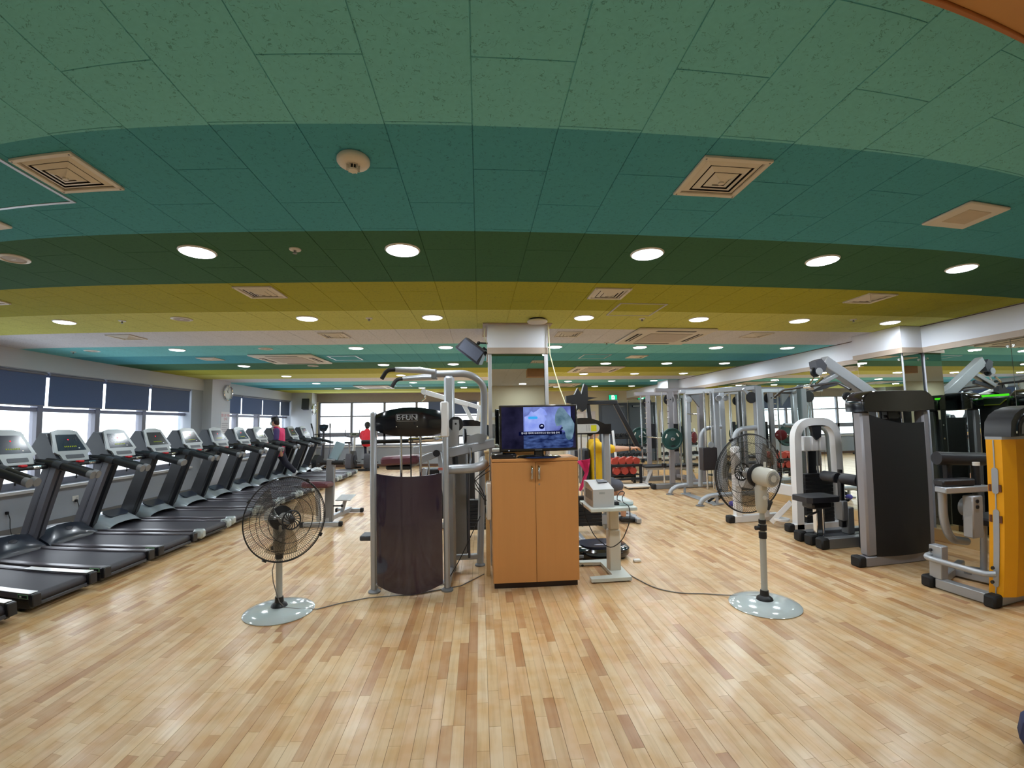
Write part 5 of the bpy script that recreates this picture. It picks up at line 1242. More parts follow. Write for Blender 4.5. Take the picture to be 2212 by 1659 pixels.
obj('foot_mat', G().prism(el(0.235,0.18), (0,0,0.125), (1,0,0), (0,1,0), (0,0,0.016)), mat('plate_top', (58,60,74), 0.25, coat=0.3), t)
obj('top_mark', G().prism(el(0.09,0.02,24,2), (0.0,-0.08,0.1412), (1,0,0), (0,1,0), (0,0,0.001)), mat('plate_mark', (170,170,182), 0.4), t)
obj('front_label', G().box(-0.315,-0.25,-0.255,-0.24,0.055,0.085,0.002), GREYP, t)
for x in (-0.2, 0.2):
    for y in (-0.15, 0.15): obj('foot', G().cyl((x,y,0),(x,y,0.03),0.035,12), RUBBER, t)
t = thing('paper_scraps', 'crumpled white scraps of tape on the floor before the black plate', 'paper', (1.22,4.585,0)); 
obj('scrap', G().box(-0.06,0.0,-0.02,0.02,0.0,0.012,0.004), WHITEPL, t); obj('scrap', G().box(0.02,0.07,-0.025,0.01,0.0,0.010,0.004), WHITEPL, t); obj('scrap', G().box(0.40,0.48,0.0,0.05,0.0,0.03,0.008), WHITEPL, t)

# ================================================================ RIGHT SIDE
# ---- black-fronted weight tower (nearest machine on the right)
TOWG = mat('tower_grey', (150,148,154), 0.4, 0.2, var=0.03)
PANEL = mat('matte_black_panel', (20,20,23), 0.55, var=0.06)
def hood2(g, x0, x1, y0, y1, z0, z1, r):
    pts = []
    for i in range(9): pts.append((x1-(x1-x0)*i/8, z0-0.012*math.sin(PI*i/8)))
    for i in range(9): a = PI-PI/2*i/8; pts.append((x0+r+r*math.cos(a), z1-r*0.85+0.85*r*math.sin(a)))
    for i in range(9): a = PI/2-PI/2*i/8; pts.append((x1-r+r*math.cos(a), z1-r*0.85+0.85*r*math.sin(a)))
    n = len(pts); ys_ = [(y0,0.93),(y0+0.012,0.98),(y0+0.035,1.0),(y1-0.035,1.0),(y1-0.012,0.98),(y1,0.93)]; cxm = (x0+x1)/2; czm = (z0+z1)/2; vs_ = []
    for y, k in ys_:
        for (x, z) in pts: vs_.append((cxm+(x-cxm)*(1-(1-k)*0.35), y, czm+(z-czm)*k))
    fs = [(i*n+j, i*n+(j+1) % n, (i+1)*n+(j+1) % n, (i+1)*n+j) for i in range(5) for j in range(n)] + [tuple(range(n)), tuple(5*n+j for j in range(n))]
    return g.add(vs_, fs)
def stack_tower(t, back=True):
    """local: width along x (0..0.85), camera-side face toward -y"""
    obj('base_bar', G().box(-0.03,0.85,-0.055,0.055,0.0,0.098,0.008), TOWG, t)
    obj('base_cap', G().box(-0.115,-0.028,-0.062,0.062,0.0,0.104,0.012), RUBBER, t)
    obj('post', G().box(0.0,0.115,-0.05,0.06,0.098,1.56,0.018), TOWG, t)
    obj('post', G().box(0.765,0.85,-0.05,0.06,0.098,1.56,0.018), TOWG, t)
    g = G(); gr = []
    for i in range(13):
        u = i/12; x = 0.10+0.675*u; zt = 1.525-0.095*math.sin(PI/2*min(1,u*1.6)) + 0.02*max(0,u-0.75)*4*0.25
        gr.append([(x, -0.052-0.035*math.sin(PI*u), 0.095+(zt-0.095)*j/5) for j in range(6)])
    obj('front_panel', G().sheet(gr, (0,0.012,0)), PANEL, t)
    hood = obj('hood', hood2(G(), -0.02, 0.87, -0.11, 0.13, 1.558, 1.768, 0.15), GLOSSB, t)
    obj('pulley_block', G().box(0.36,0.50,-0.02,0.06,1.47,1.56,0.01).box(0.33,0.53,0.0,0.03,1.49,1.52,0.004), BLACK, t)
    for x in (0.28, 0.58): obj('guide_rod', G().cyl((x,0.02,0.12),(x,0.02,1.56),0.013,10), CHROME, t)
    for k in range(12): obj('weight_plate', G().box(0.24,0.62,-0.03,0.07,0.12+k*0.045,0.161+k*0.045,0.004), IRON, t)
t = thing('weight_tower', 'tall weight tower with matte black front panel and glossy black hood at right', 'gym machine', (3.85, 4.0, 0))
stack_tower(t)
# user side with placard, seen in the wall mirror
obj('side_column', G().box(0.42,0.86,0.14,0.52,0.0,1.70,0.02), PANEL, t)
obj('green_strip', G().box(0.862,0.90,0.12,0.54,1.70,1.725,0.004), emis('green_strip_light', (90,255,40), 0.9), t)
obj('yellow_chevron', G().tube([(0.866,0.16,1.66),(0.866,0.24,1.60),(0.866,0.46,1.60),(0.866,0.56,1.66)], 0.007, 6), mat('chevron_yellow', (214,190,40), 0.5), t)
for z in (1.18, 1.36): obj('selector_pin', G().cyl((0.86,0.22,z),(0.90,0.22,z),0.012,10), CHROME, t)

# ---- lat pulldown: tower at the mirror, boom over the seat
t = thing('lat_pulldown', 'grey lat pulldown with raised boom, black seat and foam thigh rollers', 'gym machine', (4.4, 4.8, 0))
tw = t
wobj('tower_post', G().box(4.84,4.95,4.88,5.00,0.02,1.56,0.018), TOWG, t)
wobj('tower_post', G().box(4.84,4.95,4.40,4.50,0.02,1.56,0.018), TOWG, t)
wobj('rear_panel', G().box(4.955,4.975,4.49,4.89,0.10,1.46,0.006), PANEL, t)
h = obj('hood', hood2(G(), -0.32, 0.32, -0.10, 0.12, 1.558, 1.768, 0.13), GLOSSB, t); h.location = V(4.90,4.70,0)-t.location; h.rotation_euler = (0,0,rad(90))
for k in range(12): wobj('weight_plate', G().box(4.80,4.93,4.54,4.86,0.12+k*0.045,0.161+k*0.045,0.004), IRON, t)
wobj('base_bar', G().bar((3.90,4.62,0.06),(4.98,4.62,0.06),0.10,0.12,0.008), GREYP, t)
wobj('base_bar', G().bar((3.93,4.98,0.06),(4.98,4.98,0.06),0.10,0.12,0.008), GREYP, t)
wobj('base_bar', G().bar((3.95,4.80,0.05),(4.90,4.80,0.05),0.12,0.10,0.008), DARKGREY, t)
for y in (4.62, 4.80, 4.98): wobj('base_cap', G().box(3.84,3.95,y-0.062,y+0.062,0.0,0.125,0.018), RUBBER, t)
wobj('boom', G().bar((4.93,4.80,1.72),(4.19,4.80,2.20),0.11,0.13,0.008), SILVER, t)
wobj('boom_end', G().prism([(0,0),(0.10,0.03),(0.13,0.11),(0.06,0.19),(-0.02,0.16)], (4.07,4.74,2.03), (1,0,0), (0,0,1), (0,0.12,0)), DARKGREY, t)
wobj('boom_pulley', G().lathe([(0.01,-0.02),(0.058,-0.02),(0.062,-0.01),(0.052,0),(0.062,0.01),(0.058,0.02),(0.01,0.02)], (4.08,4.80,2.06), (0,1,0), 24), BLACK, t)
wobj('pulley_plate', G().cyl((4.08,4.725,2.06),(4.08,4.735,2.06),0.045,20), SILVER, t)
wobj('lower_pulley', G().lathe([(0.01,-0.02),(0.052,-0.02),(0.056,-0.01),(0.047,0),(0.056,0.01),(0.052,0.02),(0.01,0.02)], (4.50,4.80,1.755), (0,1,0), 24), BLACK, t)
wobj('lower_plate', G().cyl((4.53,4.725,1.75),(4.53,4.735,1.75),0.050,20).bar((4.53,4.73,1.75),(4.70,4.73,1.72),0.012,0.09), SILVER, t)
wobj('boom_strut', G().bar((4.44,4.80,2.06),(4.00,4.80,1.86),0.09,0.05,0.006), SILVER, t)
wobj('under_strut', G().bar((4.36,4.80,1.92),(4.02,4.80,1.84),0.05,0.05,0.006), DARKGREY, t)
wobj('lat_bar', G().tube(fillet([(3.96,5.42,1.79),(3.96,5.24,1.875),(3.97,4.80,1.885),(3.97,4.36,1.895),(3.97,4.18,1.80)],0.05,5), 0.015, 10), BLACK, t)
wobj('bar_swivel', G().cyl((3.97,4.74,1.885),(3.97,4.86,1.885),0.024,12).cyl((3.98,4.80,1.89),(4.06,4.80,2.0),0.010,8).cyl((3.99,4.70,1.905),(4.09,4.70,1.98),0.014,8), CHROME, t)
wobj('bar_cable', G().cyl((4.06,4.80,2.0),(4.03,4.80,2.03),0.005,6), CABLE, t)
c_ = G(); c_.prism([(-0.22,-0.12),(-0.17,-0.16),(0.17,-0.16),(0.22,-0.12),(0.22,0.12),(0.17,0.16),(-0.17,0.16),(-0.22,0.12)], (3.98,4.80,0.515), (1,0,0), (0,1,0), (0,0,0.062))
wobj('seat', c_, PAD, t)
wobj('seat_pan', G().box(3.86,4.12,4.70,4.90,0.43,0.515,0.02), BLACK, t)
wobj('seat_post', G().box(3.955,4.03,4.765,4.835,0.10,0.43,0.008), CHROME, t)
wobj('seat_rod', G().cyl((4.05,4.78,0.10),(4.05,4.78,0.48),0.016,12), CHROME, t)
wobj('seat_lever', G().bar((4.06,4.80,0.40),(3.76,4.70,0.36),0.025,0.02), CHROME, t)
wobj('thigh_column', G().box(4.29,4.37,4.74,4.86,0.26,0.50,0.012), GREYP, t)
wobj('column_foot', G().box(4.36,4.45,4.74,4.86,0.10,0.42,0.010), GREYP, t)
wobj('thigh_post', G().box(4.305,4.355,4.77,4.83,0.48,0.76,0.008), BLACK, t)
wobj('post_tip', G().box(4.30,4.36,4.77,4.83,0.18,0.26,0.006), BLACK, t)
wobj('thigh_roller', G().lathe([(0.0005,0),(0.058,0.002),(0.066,0.012),(0.066,0.22),(0.058,0.235),(0.0005,0.236)], (4.33,4.835,0.765), (0,1,0), 24), PAD, t)
wobj('thigh_roller', G().lathe([(0.0005,0),(0.058,0.002),(0.066,0.012),(0.066,0.22),(0.058,0.235),(0.0005,0.236)], (4.33,4.765,0.765), (0,-1,0), 24), PAD, t)
wobj('adjust_knob', G().cyl((4.37,4.80,0.50),(4.41,4.80,0.50),0.012,10).ball((4.42,4.80,0.50),0.022,10,6), BLACK, t)
wobj('tip_cap', G().cyl((4.33,4.80,0.83),(4.33,4.80,0.87),0.026,12), BLACK, t)

# ---- orange-yellow covered machine at the right edge
ORG = mat('orange_sheet_cover', (232,160,8), 0.42, var=0.03)
t = thing('orange_weight_machine', 'machine with orange-yellow cover, black dome and silver frame at the right edge', 'gym machine', (4.1, 3.1, 0))
wobj('base_bar', G().bar((3.94,3.30,0.05),(3.96,2.80,0.05),0.075,0.085,0.008), SILVER, t)
wobj('base_bar', G().bar((3.96,2.80,0.045),(4.75,2.80,0.045),0.085,0.08,0.008), SILVER, t)
wobj('cross_bar', G().bar((3.96,3.31,0.05),(4.62,3.62,0.05),0.07,0.08,0.008), SILVER, t)
wobj('cross_bar', G().bar((4.35,3.49,0.05),(4.45,2.95,0.05),0.06,0.07,0.008), SILVER, t)
for (x, y) in ((3.92,3.36),(3.93,2.80)): wobj('base_cap', G().box(x-0.05,x+0.055,y-0.055,y+0.055,0.0,0.10,0.016), RUBBER, t)
wobj('step_post', G().box(3.905,3.985,3.235,3.355,0.09,0.375,0.006), SILVER, t)
wobj('step_tube', G().tube(fillet([(3.935,3.33,0.30),(3.86,3.36,0.27),(3.87,3.26,0.26),(3.89,2.84,0.255),(3.93,2.78,0.265)],0.05,6), 0.024, 12), SILVER, t)
for p in ((3.904,3.33,0.33),(3.925,2.80,0.31),(3.925,2.80,0.20)): wobj('bolt', G().cyl(p, (p[0]-0.014,p[1],p[2]), 0.014, 10), BLACK, t)
# orange cover: two upright sheets and a bent front
co = wobj('cover', G().prism([(3.965,2.862),(3.972,2.742),(4.06,2.690),(4.42,2.655),(4.62,2.700),(4.66,2.862)], (0,0,0.085), (1,0,0), (0,1,0), (0,0,1.22)), ORG, t, False)
st = G(); st.box(3.9625,3.968,2.797,2.807,0.10,1.30)
for z0, z1, hw in ((0.155,0.76,0.024),(0.885,1.085,0.026)):
    st.prism([(2.802-hw,z0+hw*0.6),(2.802-hw*0.6,z0),(2.802+hw*0.6,z0),(2.802+hw,z0+hw*0.6),(2.802+hw,z1-hw*0.6),(2.802+hw*0.6,z1),(2.802-hw*0.6,z1),(2.802-hw,z1-hw*0.6)], (3.9615,0,0), (0,1,0), (0,0,1), (0.006,0,0))
wobj('seam_strip', st, SILVER, t)
for z in (0.90, 0.66):
    for y in (2.764, 2.845): wobj('cover_slot', G().box(3.960,3.9655,y-0.010,y+0.010,z,z+0.055), mat('slot_brown', (92,46,16), 0.7), t, False)
wobj('top_plate', G().prism([(3.965,2.866),(3.972,2.738),(4.06,2.686),(4.42,2.651),(4.62,2.696),(4.66,2.866)], (0,0,1.305), (1,0,0), (0,1,0), (0,0,0.022)), SILVER, t)
dm = []
for i in range(11):
    a = PI*i/10; dm.append((4.315-0.345*math.cos(a)*(1.0 if abs(math.cos(a)) > 0.99 else 1.0), 1.327+0.235*math.sin(a)**0.62))
wobj('dome', G().prism(dm, (0,2.665,0), (1,0,0), (0,0,1), (0,0.21,0)), BLACK, t)
wobj('dome_rim', G().tube([(p[0], 2.664, p[1]) for p in [(4.315-0.27*math.cos(a), 1.335+0.18*math.sin(a)**0.62) for a in [PI*i/14 for i in range(15)]]], 0.010, 8), GLOSSB, t)
wobj('dome_plate', G().prism([(4.315-0.22*math.cos(a), 1.345+0.125*math.sin(a)**0.5) for a in [PI*i/14 for i in range(15)]], (0,2.6645,0), (1,0,0), (0,0,1), (0,-0.004,0)), mat('dome_label', (124,126,132), 0.45), t)
wobj('dome_screw', G().cyl((4.03,2.664,1.36),(4.03,2.656,1.36),0.010,10), CHROME, t)
# user side
wobj('swing_tube', G().tube(fillet([(4.14,3.40,0.84),(4.14,3.40,0.55),(4.24,3.42,0.37),(4.52,3.48,0.31)],0.20,8), 0.036, 12), SILVER, t)
wobj('pivot_box', G().box(4.24,4.37,3.20,3.30,0.42,0.79,0.010), SILVER, t)
for z in (0.745, 0.695): wobj('pivot_bolt', G().cyl((4.29,3.20,z),(4.29,3.19,z),0.016,12), BLACK, t)
wobj('arm_plate', G().bar((4.03,3.33,0.845),(4.46,3.25,0.845),0.13,0.055,0.008), SILVER, t)
wobj('arm_end', G().box(4.455,4.475,3.19,3.31,0.82,0.872,0.003), RUBBER, t)
wobj('forearm_pad', G().cbox((4.19,3.32,0.905), (V(0.98,-0.18,0).normalized(),V(0.18,0.98,0).normalized(),V(0,0,1)), (0.16,0.06,0.032), 0.014), PAD, t)
wobj('hand_grip', G().cyl((4.40,3.27,0.87),(4.395,3.27,1.045),0.026,14), RUBBER, t)
wobj('grip_cap', G().cyl((4.395,3.27,1.045),(4.395,3.27,1.075),0.030,14), WHITEPL, t)
wobj('upper_roller', G().cyl((4.12,3.42,1.115),(4.62,3.36,1.085),0.060,20), PAD, t)
wobj('roller_post', G().box(4.22,4.28,3.40,3.46,0.90,1.08,0.01), BLACK, t)
wobj('cam', G().cyl((4.40,3.28,0.66),(4.40,3.40,0.66),0.085,20), GREYP, t)
wobj('seat_post', G().cyl((4.50,3.30,0.04),(4.50,3.30,0.50),0.030,14), SILVER, t)
wobj('foot_disc', G().lathe([(0.12,0.06),(0.12,0.078),(0.0005,0.08)], (4.46,3.36,0.0), n=28), GREYP, t)
wobj('seat', G().box(4.45,4.80,3.15,3.48,0.50,0.57,0.02), PAD, t)
wobj('rear_post', G().box(4.55,4.63,2.87,2.96,0.08,1.32,0.01), SILVER, t)

# ---- white multi-press with arched frame and black weight stack
t = thing('white_arch_machine', 'white gym machine with arched frame and black weight stack behind the right fan', 'gym machine', (4.3, 5.7, 0))
def sweep_rect(g, pts, w, d):
    """rounded rectangular tube swept in a vertical plane facing -y"""
    P = [Vector(p) for p in pts]; vs_ = []
    for i, p in enumerate(P):
        tg = (P[min(i+1,len(P)-1)]-P[max(i-1,0)]).normalized(); nx = V(0,1,0); a = tg.cross(nx).normalized()
        vs_ += [p+a*w/2-nx*d/2, p+a*w/2+nx*d/2, p-a*w/2+nx*d/2, p-a*w/2-nx*d/2]
    n = len(P); fs = [(i*4+j, i*4+(j+1) % 4, (i+1)*4+(j+1) % 4, (i+1)*4+j) for i in range(n-1) for j in range(4)] + [(3,2,1,0), tuple((n-1)*4+j for j in range(4))]
    return g.add(vs_, fs)
wobj('arch_frame', sweep_rect(G(), fillet([(4.20,5.40,0.03),(4.22,5.40,1.45),(4.83,5.40,1.45),(4.84,5.40,0.03)], 0.26, 10), 0.10, 0.10), WHITEP, t)
wobj('arch_base', G().bar((4.10,5.40,0.05),(4.90,5.40,0.05),0.10,0.10,0.008), WHITEP, t)
wobj('base_cap', G().box(4.02,4.12,5.345,5.455,0.0,0.105,0.016), RUBBER, t)
wobj('head_bracket', G().box(4.40,4.66,5.36,5.45,1.38,1.46,0.008).prism([(-0.07,0),(0.08,0),(0.07,-0.14),(0.0,-0.18),(-0.05,-0.12)], (4.52,5.37,1.38), (1,0,0), (0,0,1), (0,0.05,0)), BLACK, t)
for x in (4.40, 4.52, 4.64): wobj('counter_block', G().box(x-0.05,x+0.045,5.40,5.50,1.05,1.25,0.01), WHITEP, t)
for x in (4.42, 4.62): wobj('guide_rod', G().cyl((x,5.45,0.10),(x,5.45,1.40),0.014,10), CHROME, t)
wobj('selector_rod', G().cyl((4.56,5.43,0.75),(4.56,5.43,1.36),0.012,10), GREYP, t)
wobj('inner_shroud', G().box(4.44,4.60,5.50,5.52,0.74,1.05), BLACK, t)
for k in range(13): wobj('weight_plate', G().box(4.32,4.74,5.38,5.50,0.10+k*0.05,0.147+k*0.05,0.003), IRON, t)
wobj('beam', G().bar((4.20,5.45,0.52),(3.72,6.05,0.60),0.09,0.14,0.008), WHITEP, t)
wobj('rear_post', G().bar((3.74,6.06,0.02),(3.74,6.08,1.10),0.10,0.10,0.01), WHITEP, t)
wobj('rear_base', G().bar((3.64,6.05,0.05),(4.40,6.08,0.05),0.10,0.10,0.008), WHITEP, t)
wobj('base_cap', G().box(3.56,3.66,5.99,6.11,0.0,0.105,0.016), RUBBER, t)
wobj('diagonal', G().bar((4.02,5.70,0.06),(4.20,5.52,0.36),0.06,0.07,0.006), WHITEP, t)
wobj('foot_pad', G().lathe([(0.10,0.10),(0.10,0.125),(0.0005,0.13)], (4.12,5.62,0), n=24), WHITEP, t)
wobj('damper', G().cyl((4.03,5.80,0.22),(4.06,5.76,0.34),0.032,12), BLACK, t)
wobj('seat', G().box(3.92,4.28,5.78,6.10,0.66,0.72,0.025), mat('blue_vinyl', (52,56,120), 0.45), t)
wobj('seat_post', G().box(4.06,4.14,5.90,5.98,0.08,0.66,0.008), WHITEP, t)

# ---- cable crossover station: silver frames with arched guards
t = thing('cable_station', 'silver cable station with bent tube feet, pulleys and brown weight stack', 'gym machine', (4.4, 7.9, 0))
for y in (7.31, 8.55):
    wobj('bent_foot', G().tube(fillet([(3.80,y,0.02),(3.84,y,0.10),(3.97,y,0.17),(4.30,y,0.18),(5.05,y,0.18)],0.10,6), 0.042, 12), SILVER, t)
    wobj('foot_pad', G().lathe([(0.075,0),(0.075,0.012),(0.045,0.02)], (3.80,y,0), n=20), GREYP, t)
    wobj('stay', G().bar((4.12,y,0.02),(4.12,y,0.17),0.04,0.04), SILVER, t)
    wobj('stay_foot', G().bar((4.02,y-0.04,0.01),(4.26,y+0.04,0.01),0.04,0.02), SILVER, t)
wobj('upright', G().box(4.93,5.05,7.25,7.37,0.02,2.09,0.012), SILVER, t)
wobj('upright', G().box(4.93,5.05,8.49,8.61,0.02,2.09,0.012), SILVER, t)
wobj('upright', G().box(4.17,4.27,8.46,8.56,0.15,2.09,0.012), SILVER, t)
wobj('upright', G().box(4.45,4.55,7.86,7.94,0.15,2.07,0.012), SILVER, t)
wobj('top_beam', G().bar((4.06,8.50,2.08),(5.02,8.55,2.08),0.09,0.08,0.008), SILVER, t)
wobj('top_beam', G().bar((4.20,8.50,2.06),(5.0,7.31,2.06),0.09,0.09,0.008), SILVER, t)
wobj('top_beam', G().bar((4.32,7.62,2.03),(5.0,7.31,2.06),0.09,0.08,0.008), SILVER, t)
wobj('brace', G().bar((4.72,7.31,2.04),(4.99,7.31,1.76),0.05,0.05,0.006), SILVER, t)
wobj('gusset', G().prism([(0,0),(0.24,0),(0.24,-0.30)], (4.26,8.51,2.05), (1,0,0), (0,0,1), (0,0.05,0)), GREYP, t)
for (x, y, z, r) in ((4.16,8.30,1.90,0.062),(4.50,7.78,1.90,0.055),(4.60,7.70,1.90,0.055),(4.36,7.88,1.02,0.055),(4.86,7.29,1.88,0.10)):
    wobj('pulley', G().lathe([(0.008,-0.016),(r,-0.016),(r+0.004,-0.008),(r-0.006,0),(r+0.004,0.008),(r,0.016),(0.008,0.016)], (x,y,z), (0,1,0), 20), SILVER if r < 0.09 else BLACK, t)
for x, y in ((4.30,7.95),(4.43,7.95),(4.78,7.45),(4.62,7.60)): wobj('guide_rod', G().cyl((x,y,0.18),(x,y,2.04),0.016,10), CHROME, t)
wobj('arch_guard', G().tube(fillet([(4.46,7.31,0.20),(4.50,7.31,1.32),(4.98,7.31,1.34)],0.22,8), 0.045, 12), SILVER, t)
wobj('arch_guard', G().tube(fillet([(4.27,8.18,0.20),(4.33,8.18,1.33),(4.75,8.16,1.35)],0.22,8), 0.042, 12), SILVER, t)
wobj('weight_shroud', G().box(4.18,4.48,7.86,8.02,0.54,0.97,0.01), mat('brown_black_shroud', (40,34,36), 0.45), t)
for k in range(5): wobj('weight_plate', G().box(4.64,4.88,7.40,7.52,0.22+k*0.06,0.275+k*0.06,0.004), IRON, t)
wobj('cable', G().cyl((4.36,7.90,0.22),(4.36,7.90,2.0),0.005,6).cyl((4.18,8.28,1.45),(4.18,8.28,1.86),0.005,6), CABLE, t)
wobj('rope_handle', G().tube(fillet([(4.36,7.60,0.22),(4.20,7.50,0.12),(4.02,7.42,0.05)],0.05,4), 0.022, 8).tube(fillet([(4.36,7.60,0.22),(4.28,7.46,0.12),(4.12,7.36,0.05)],0.05,4), 0.022, 8), RUBBER, t)
wobj('hanging_bar', G().cyl((4.10,8.28,1.62),(4.30,8.28,1.61),0.014,10), CHROME, t)
wobj('base_plate', G().bar((4.12,7.31,0.012),(4.12,8.55,0.012),0.16,0.012,0.002), SILVER, t)
wobj('peg', G().cyl((4.25,8.55,1.13),(4.52,8.74,1.13),0.016,10), CHROME, t)
o = obj('weight_disc', G().lathe([(0.02,-0.018),(0.105,-0.018),(0.118,-0.008),(0.118,0.008),(0.105,0.018),(0.02,0.018)], (0,0,0), (0.6,-0.8,0), 32), mat('red_disc', (120,34,40), 0.4), None)
o.location = (4.44,8.685,1.13); tag(o, 'small dark red weight disc hanging on the cable station', 'weight plate')
o = obj('exercise_band', G().ball((0,0,0.05),(0.07,0.05,0.05),12,7), mat('purple_cloth', (74,66,150), 0.7), None); o.location = (4.30,7.12,0.0); tag(o, 'small purple cloth bundle on the floor below the right fan', 'cloth')

# ---- smith machine with green plates
t = thing('smith_machine', 'grey smith machine with two uprights and a loaded bar at the far right', 'gym machine', (4.3, 9.95, 0))
for y in (9.30, 10.60):
    wobj('base_bar', G().bar((3.80,y,0.055),(5.15,y,0.055),0.11,0.11,0.008), GREYP, t)
    wobj('base_cap', G().box(3.72,3.81,y-0.06,y+0.06,0.0,0.115,0.014), RUBBER, t)
    wobj('upright', G().box(4.15,4.26,y-0.04,y+0.04,0.11,2.17,0.010), TOWG, t)
    wobj('rear_upright', G().box(4.86,4.98,y-0.05,y+0.05,0.11,2.17,0.010), TOWG, t)
    for x in (4.02, 4.42): wobj('guide_rod', G().cyl((x,y,0.12),(x,y,2.14),0.018,10), CHROME, t)
    wobj('top_bar', G().bar((3.86,y,2.17),(5.05,y,2.17),0.09,0.09,0.008), TOWG, t)
    for k in range(7): wobj('catch_peg', G().cyl((4.10,y-0.045,1.30+k*0.13 if k < 6 else 0.70),(4.15,y-0.045,1.30+k*0.13 if k < 6 else 0.70),0.010,8), CHROME, t)
    wobj('pulley', G().lathe([(0.01,-0.014),(0.115,-0.014),(0.12,-0.006),(0.11,0),(0.12,0.006),(0.115,0.014),(0.01,0.014)], (4.205,y+0.06,1.96), (0,1,0), 28), BLACK, t)
    wobj('pulley_axle', G().cyl((4.205,y-0.05,1.96),(4.205,y+0.08,1.96),0.014,10), BLACK, t)
    wobj('counterweight', G().box(4.28,4.40,y+0.03,y+0.10,0.80,1.42,0.008), BLACK, t)
    wobj('safety_stop', G().box(3.98,4.06,y-0.05,y+0.05,0.46,0.56,0.008), BLACK, t)
wobj('cross_top', G().bar((4.92,9.30,2.17),(4.92,10.60,2.17),0.08,0.08,0.008), TOWG, t)
wobj('cross_low', G().bar((4.92,9.30,0.10),(4.92,10.60,0.10),0.08,0.08,0.008), TOWG, t)
wobj('barbell', G().cyl((4.08,8.86,1.10),(4.08,11.06,1.10),0.016,12), CHROME, t)
for y in (9.02, 10.88): wobj('bar_sleeve', G().cyl((4.08,y-0.14,1.10),(4.08,y+0.14,1.10),0.026,14), CHROME, t)
GPL = mat('green_plate', (30,66,62), 0.45, var=0.08)
for k, (y, lb) in enumerate(((8.98,'dark green weight plate on the near end of the smith bar'),(10.90,'dark green weight plate on the far end of the smith bar'))):
    t2 = thing('weight_plate', lb, 'weight plate', (4.08,y,1.10), 0, 'green plates on the smith bar')
    g = G(); R = 0.235; gr = []
    g.lathe([(0.027,-0.02),(0.07,-0.024),(0.09,-0.014),(0.185,-0.014),(0.20,-0.026),(0.228,-0.026),(R,-0.014),(R,0.014),(0.228,0.026),(0.20,0.026),(0.185,0.014),(0.09,0.014),(0.07,0.024),(0.027,0.02)], (0,0,0), (0,1,0), 40)
    obj('disc', g, GPL, t2)
    for a in (0.6, 2.7, 4.8): obj('grip_slot', G().cbox((0.15*math.cos(a),-0.0150,0.15*math.sin(a)), (V(-math.sin(a),0,math.cos(a)),V(0,1,0),V(math.cos(a),0,math.sin(a))), (0.045,0.002,0.014), 0.001), WHITEPL if a < 4 else BLACK, t2)
    obj('hub_ring', G().lathe([(0.028,-0.030),(0.040,-0.030),(0.040,-0.020),(0.028,-0.020)], (0,0,0), (0,1,0), 24), CHROME, t2)

# ---- benches and dumbbell racks
def bench(loc, rz, lb, L=1.25, padm=PAD, frame=WHITEP):
    t = thing('flat_bench', lb, 'exercise bench', loc, rz)
    obj('pad', G().box(-L/2,L/2,-0.14,0.14,0.40,0.465,0.025), padm, t)
    obj('rail', G().bar((-L/2+0.08,0,0.37),(L/2-0.08,0,0.37),0.07,0.06,0.006), frame, t)
    for s in (-1, 1):
        obj('leg', G().bar((s*(L/2-0.2),0,0.36),(s*(L/2-0.06),0,0.05),0.06,0.06,0.006), frame, t)
        obj('foot', G().bar((s*(L/2-0.06),-0.26,0.035),(s*(L/2-0.06),0.26,0.035),0.06,0.06,0.008), frame, t)
        for q in (-1, 1): obj('foot_cap', G().box(s*(L/2-0.06)-0.036,s*(L/2-0.06)+0.036,q*0.25-0.03,q*0.25+0.03,0,0.075,0.01), RUBBER, t)
bench((4.46,9.95,0), 0, 'black padded bench with white frame inside the smith machine', 1.35)
bench((3.15,11.35,0), rad(8), 'black padded flat bench behind the low red dumbbell rack', 1.1)
RED = mat('red_hex_rubber', (176,62,48), 0.5)
def dumbbell(loc, rz, lb, m_, L=0.30, r=0.062, grp='dumbbells on the racks'):
    t = thing('dumbbell', lb, 'dumbbell', loc, rz, grp)
    obj('handle', G().cyl((-L*0.25,0,0),(L*0.25,0,0),0.014,10), CHROME, t)
    for s in (-1, 1): obj('head', G().cyl((s*L*0.24,0,0),(s*L*0.5,0,0),r,8), m_, t)
    return t
t = thing('low_dumbbell_rack', 'low black dumbbell rack holding red dumbbells beside the smith machine', 'dumbbell rack', (3.35, 10.15, 0))
for x in (-0.36, 0.36):
    for y in (-0.22, 0.22): obj('leg', G().box(x-0.03,x+0.03,y-0.03,y+0.03,0,0.46,0.006), BLACK, t)
obj('top_rail', G().box(-0.40,0.40,-0.25,-0.19,0.44,0.50,0.006), BLACK, t); obj('top_rail', G().box(-0.40,0.40,0.19,0.25,0.44,0.50,0.006), BLACK, t)
obj('lower_rail', G().box(-0.40,0.40,-0.24,-0.20,0.13,0.18,0.006), BLACK, t); obj('lower_rail', G().box(-0.40,0.40,0.20,0.24,0.13,0.18,0.006), BLACK, t)
obj('shelf', G().box(-0.38,0.38,-0.20,0.20,0.235,0.255,0.004), BLACK, t)
nm = ['first','second','third','fourth']
dbs = dumbbell((3.10,10.15,0.565), rad(90), 'first red dumbbell from the left on the top of the low rack', RED, 0.42, 0.085)
for k in range(1, 4): dup(dbs, (3.10+k*0.175,10.15,0.565), label='%s red dumbbell from the left on the top of the low rack' % nm[k])
for k in range(3): dup(dbs, (3.14+k*0.20,10.15,0.340), label='%s red dumbbell from the left on the lower shelf of the low rack' % nm[k])
t = thing('dumbbell_rack', 'pale three-tier dumbbell rack full of black dumbbells by the far right wall', 'dumbbell rack', (4.62, 13.2, 0))
TZ = [0.42, 0.70, 1.02]
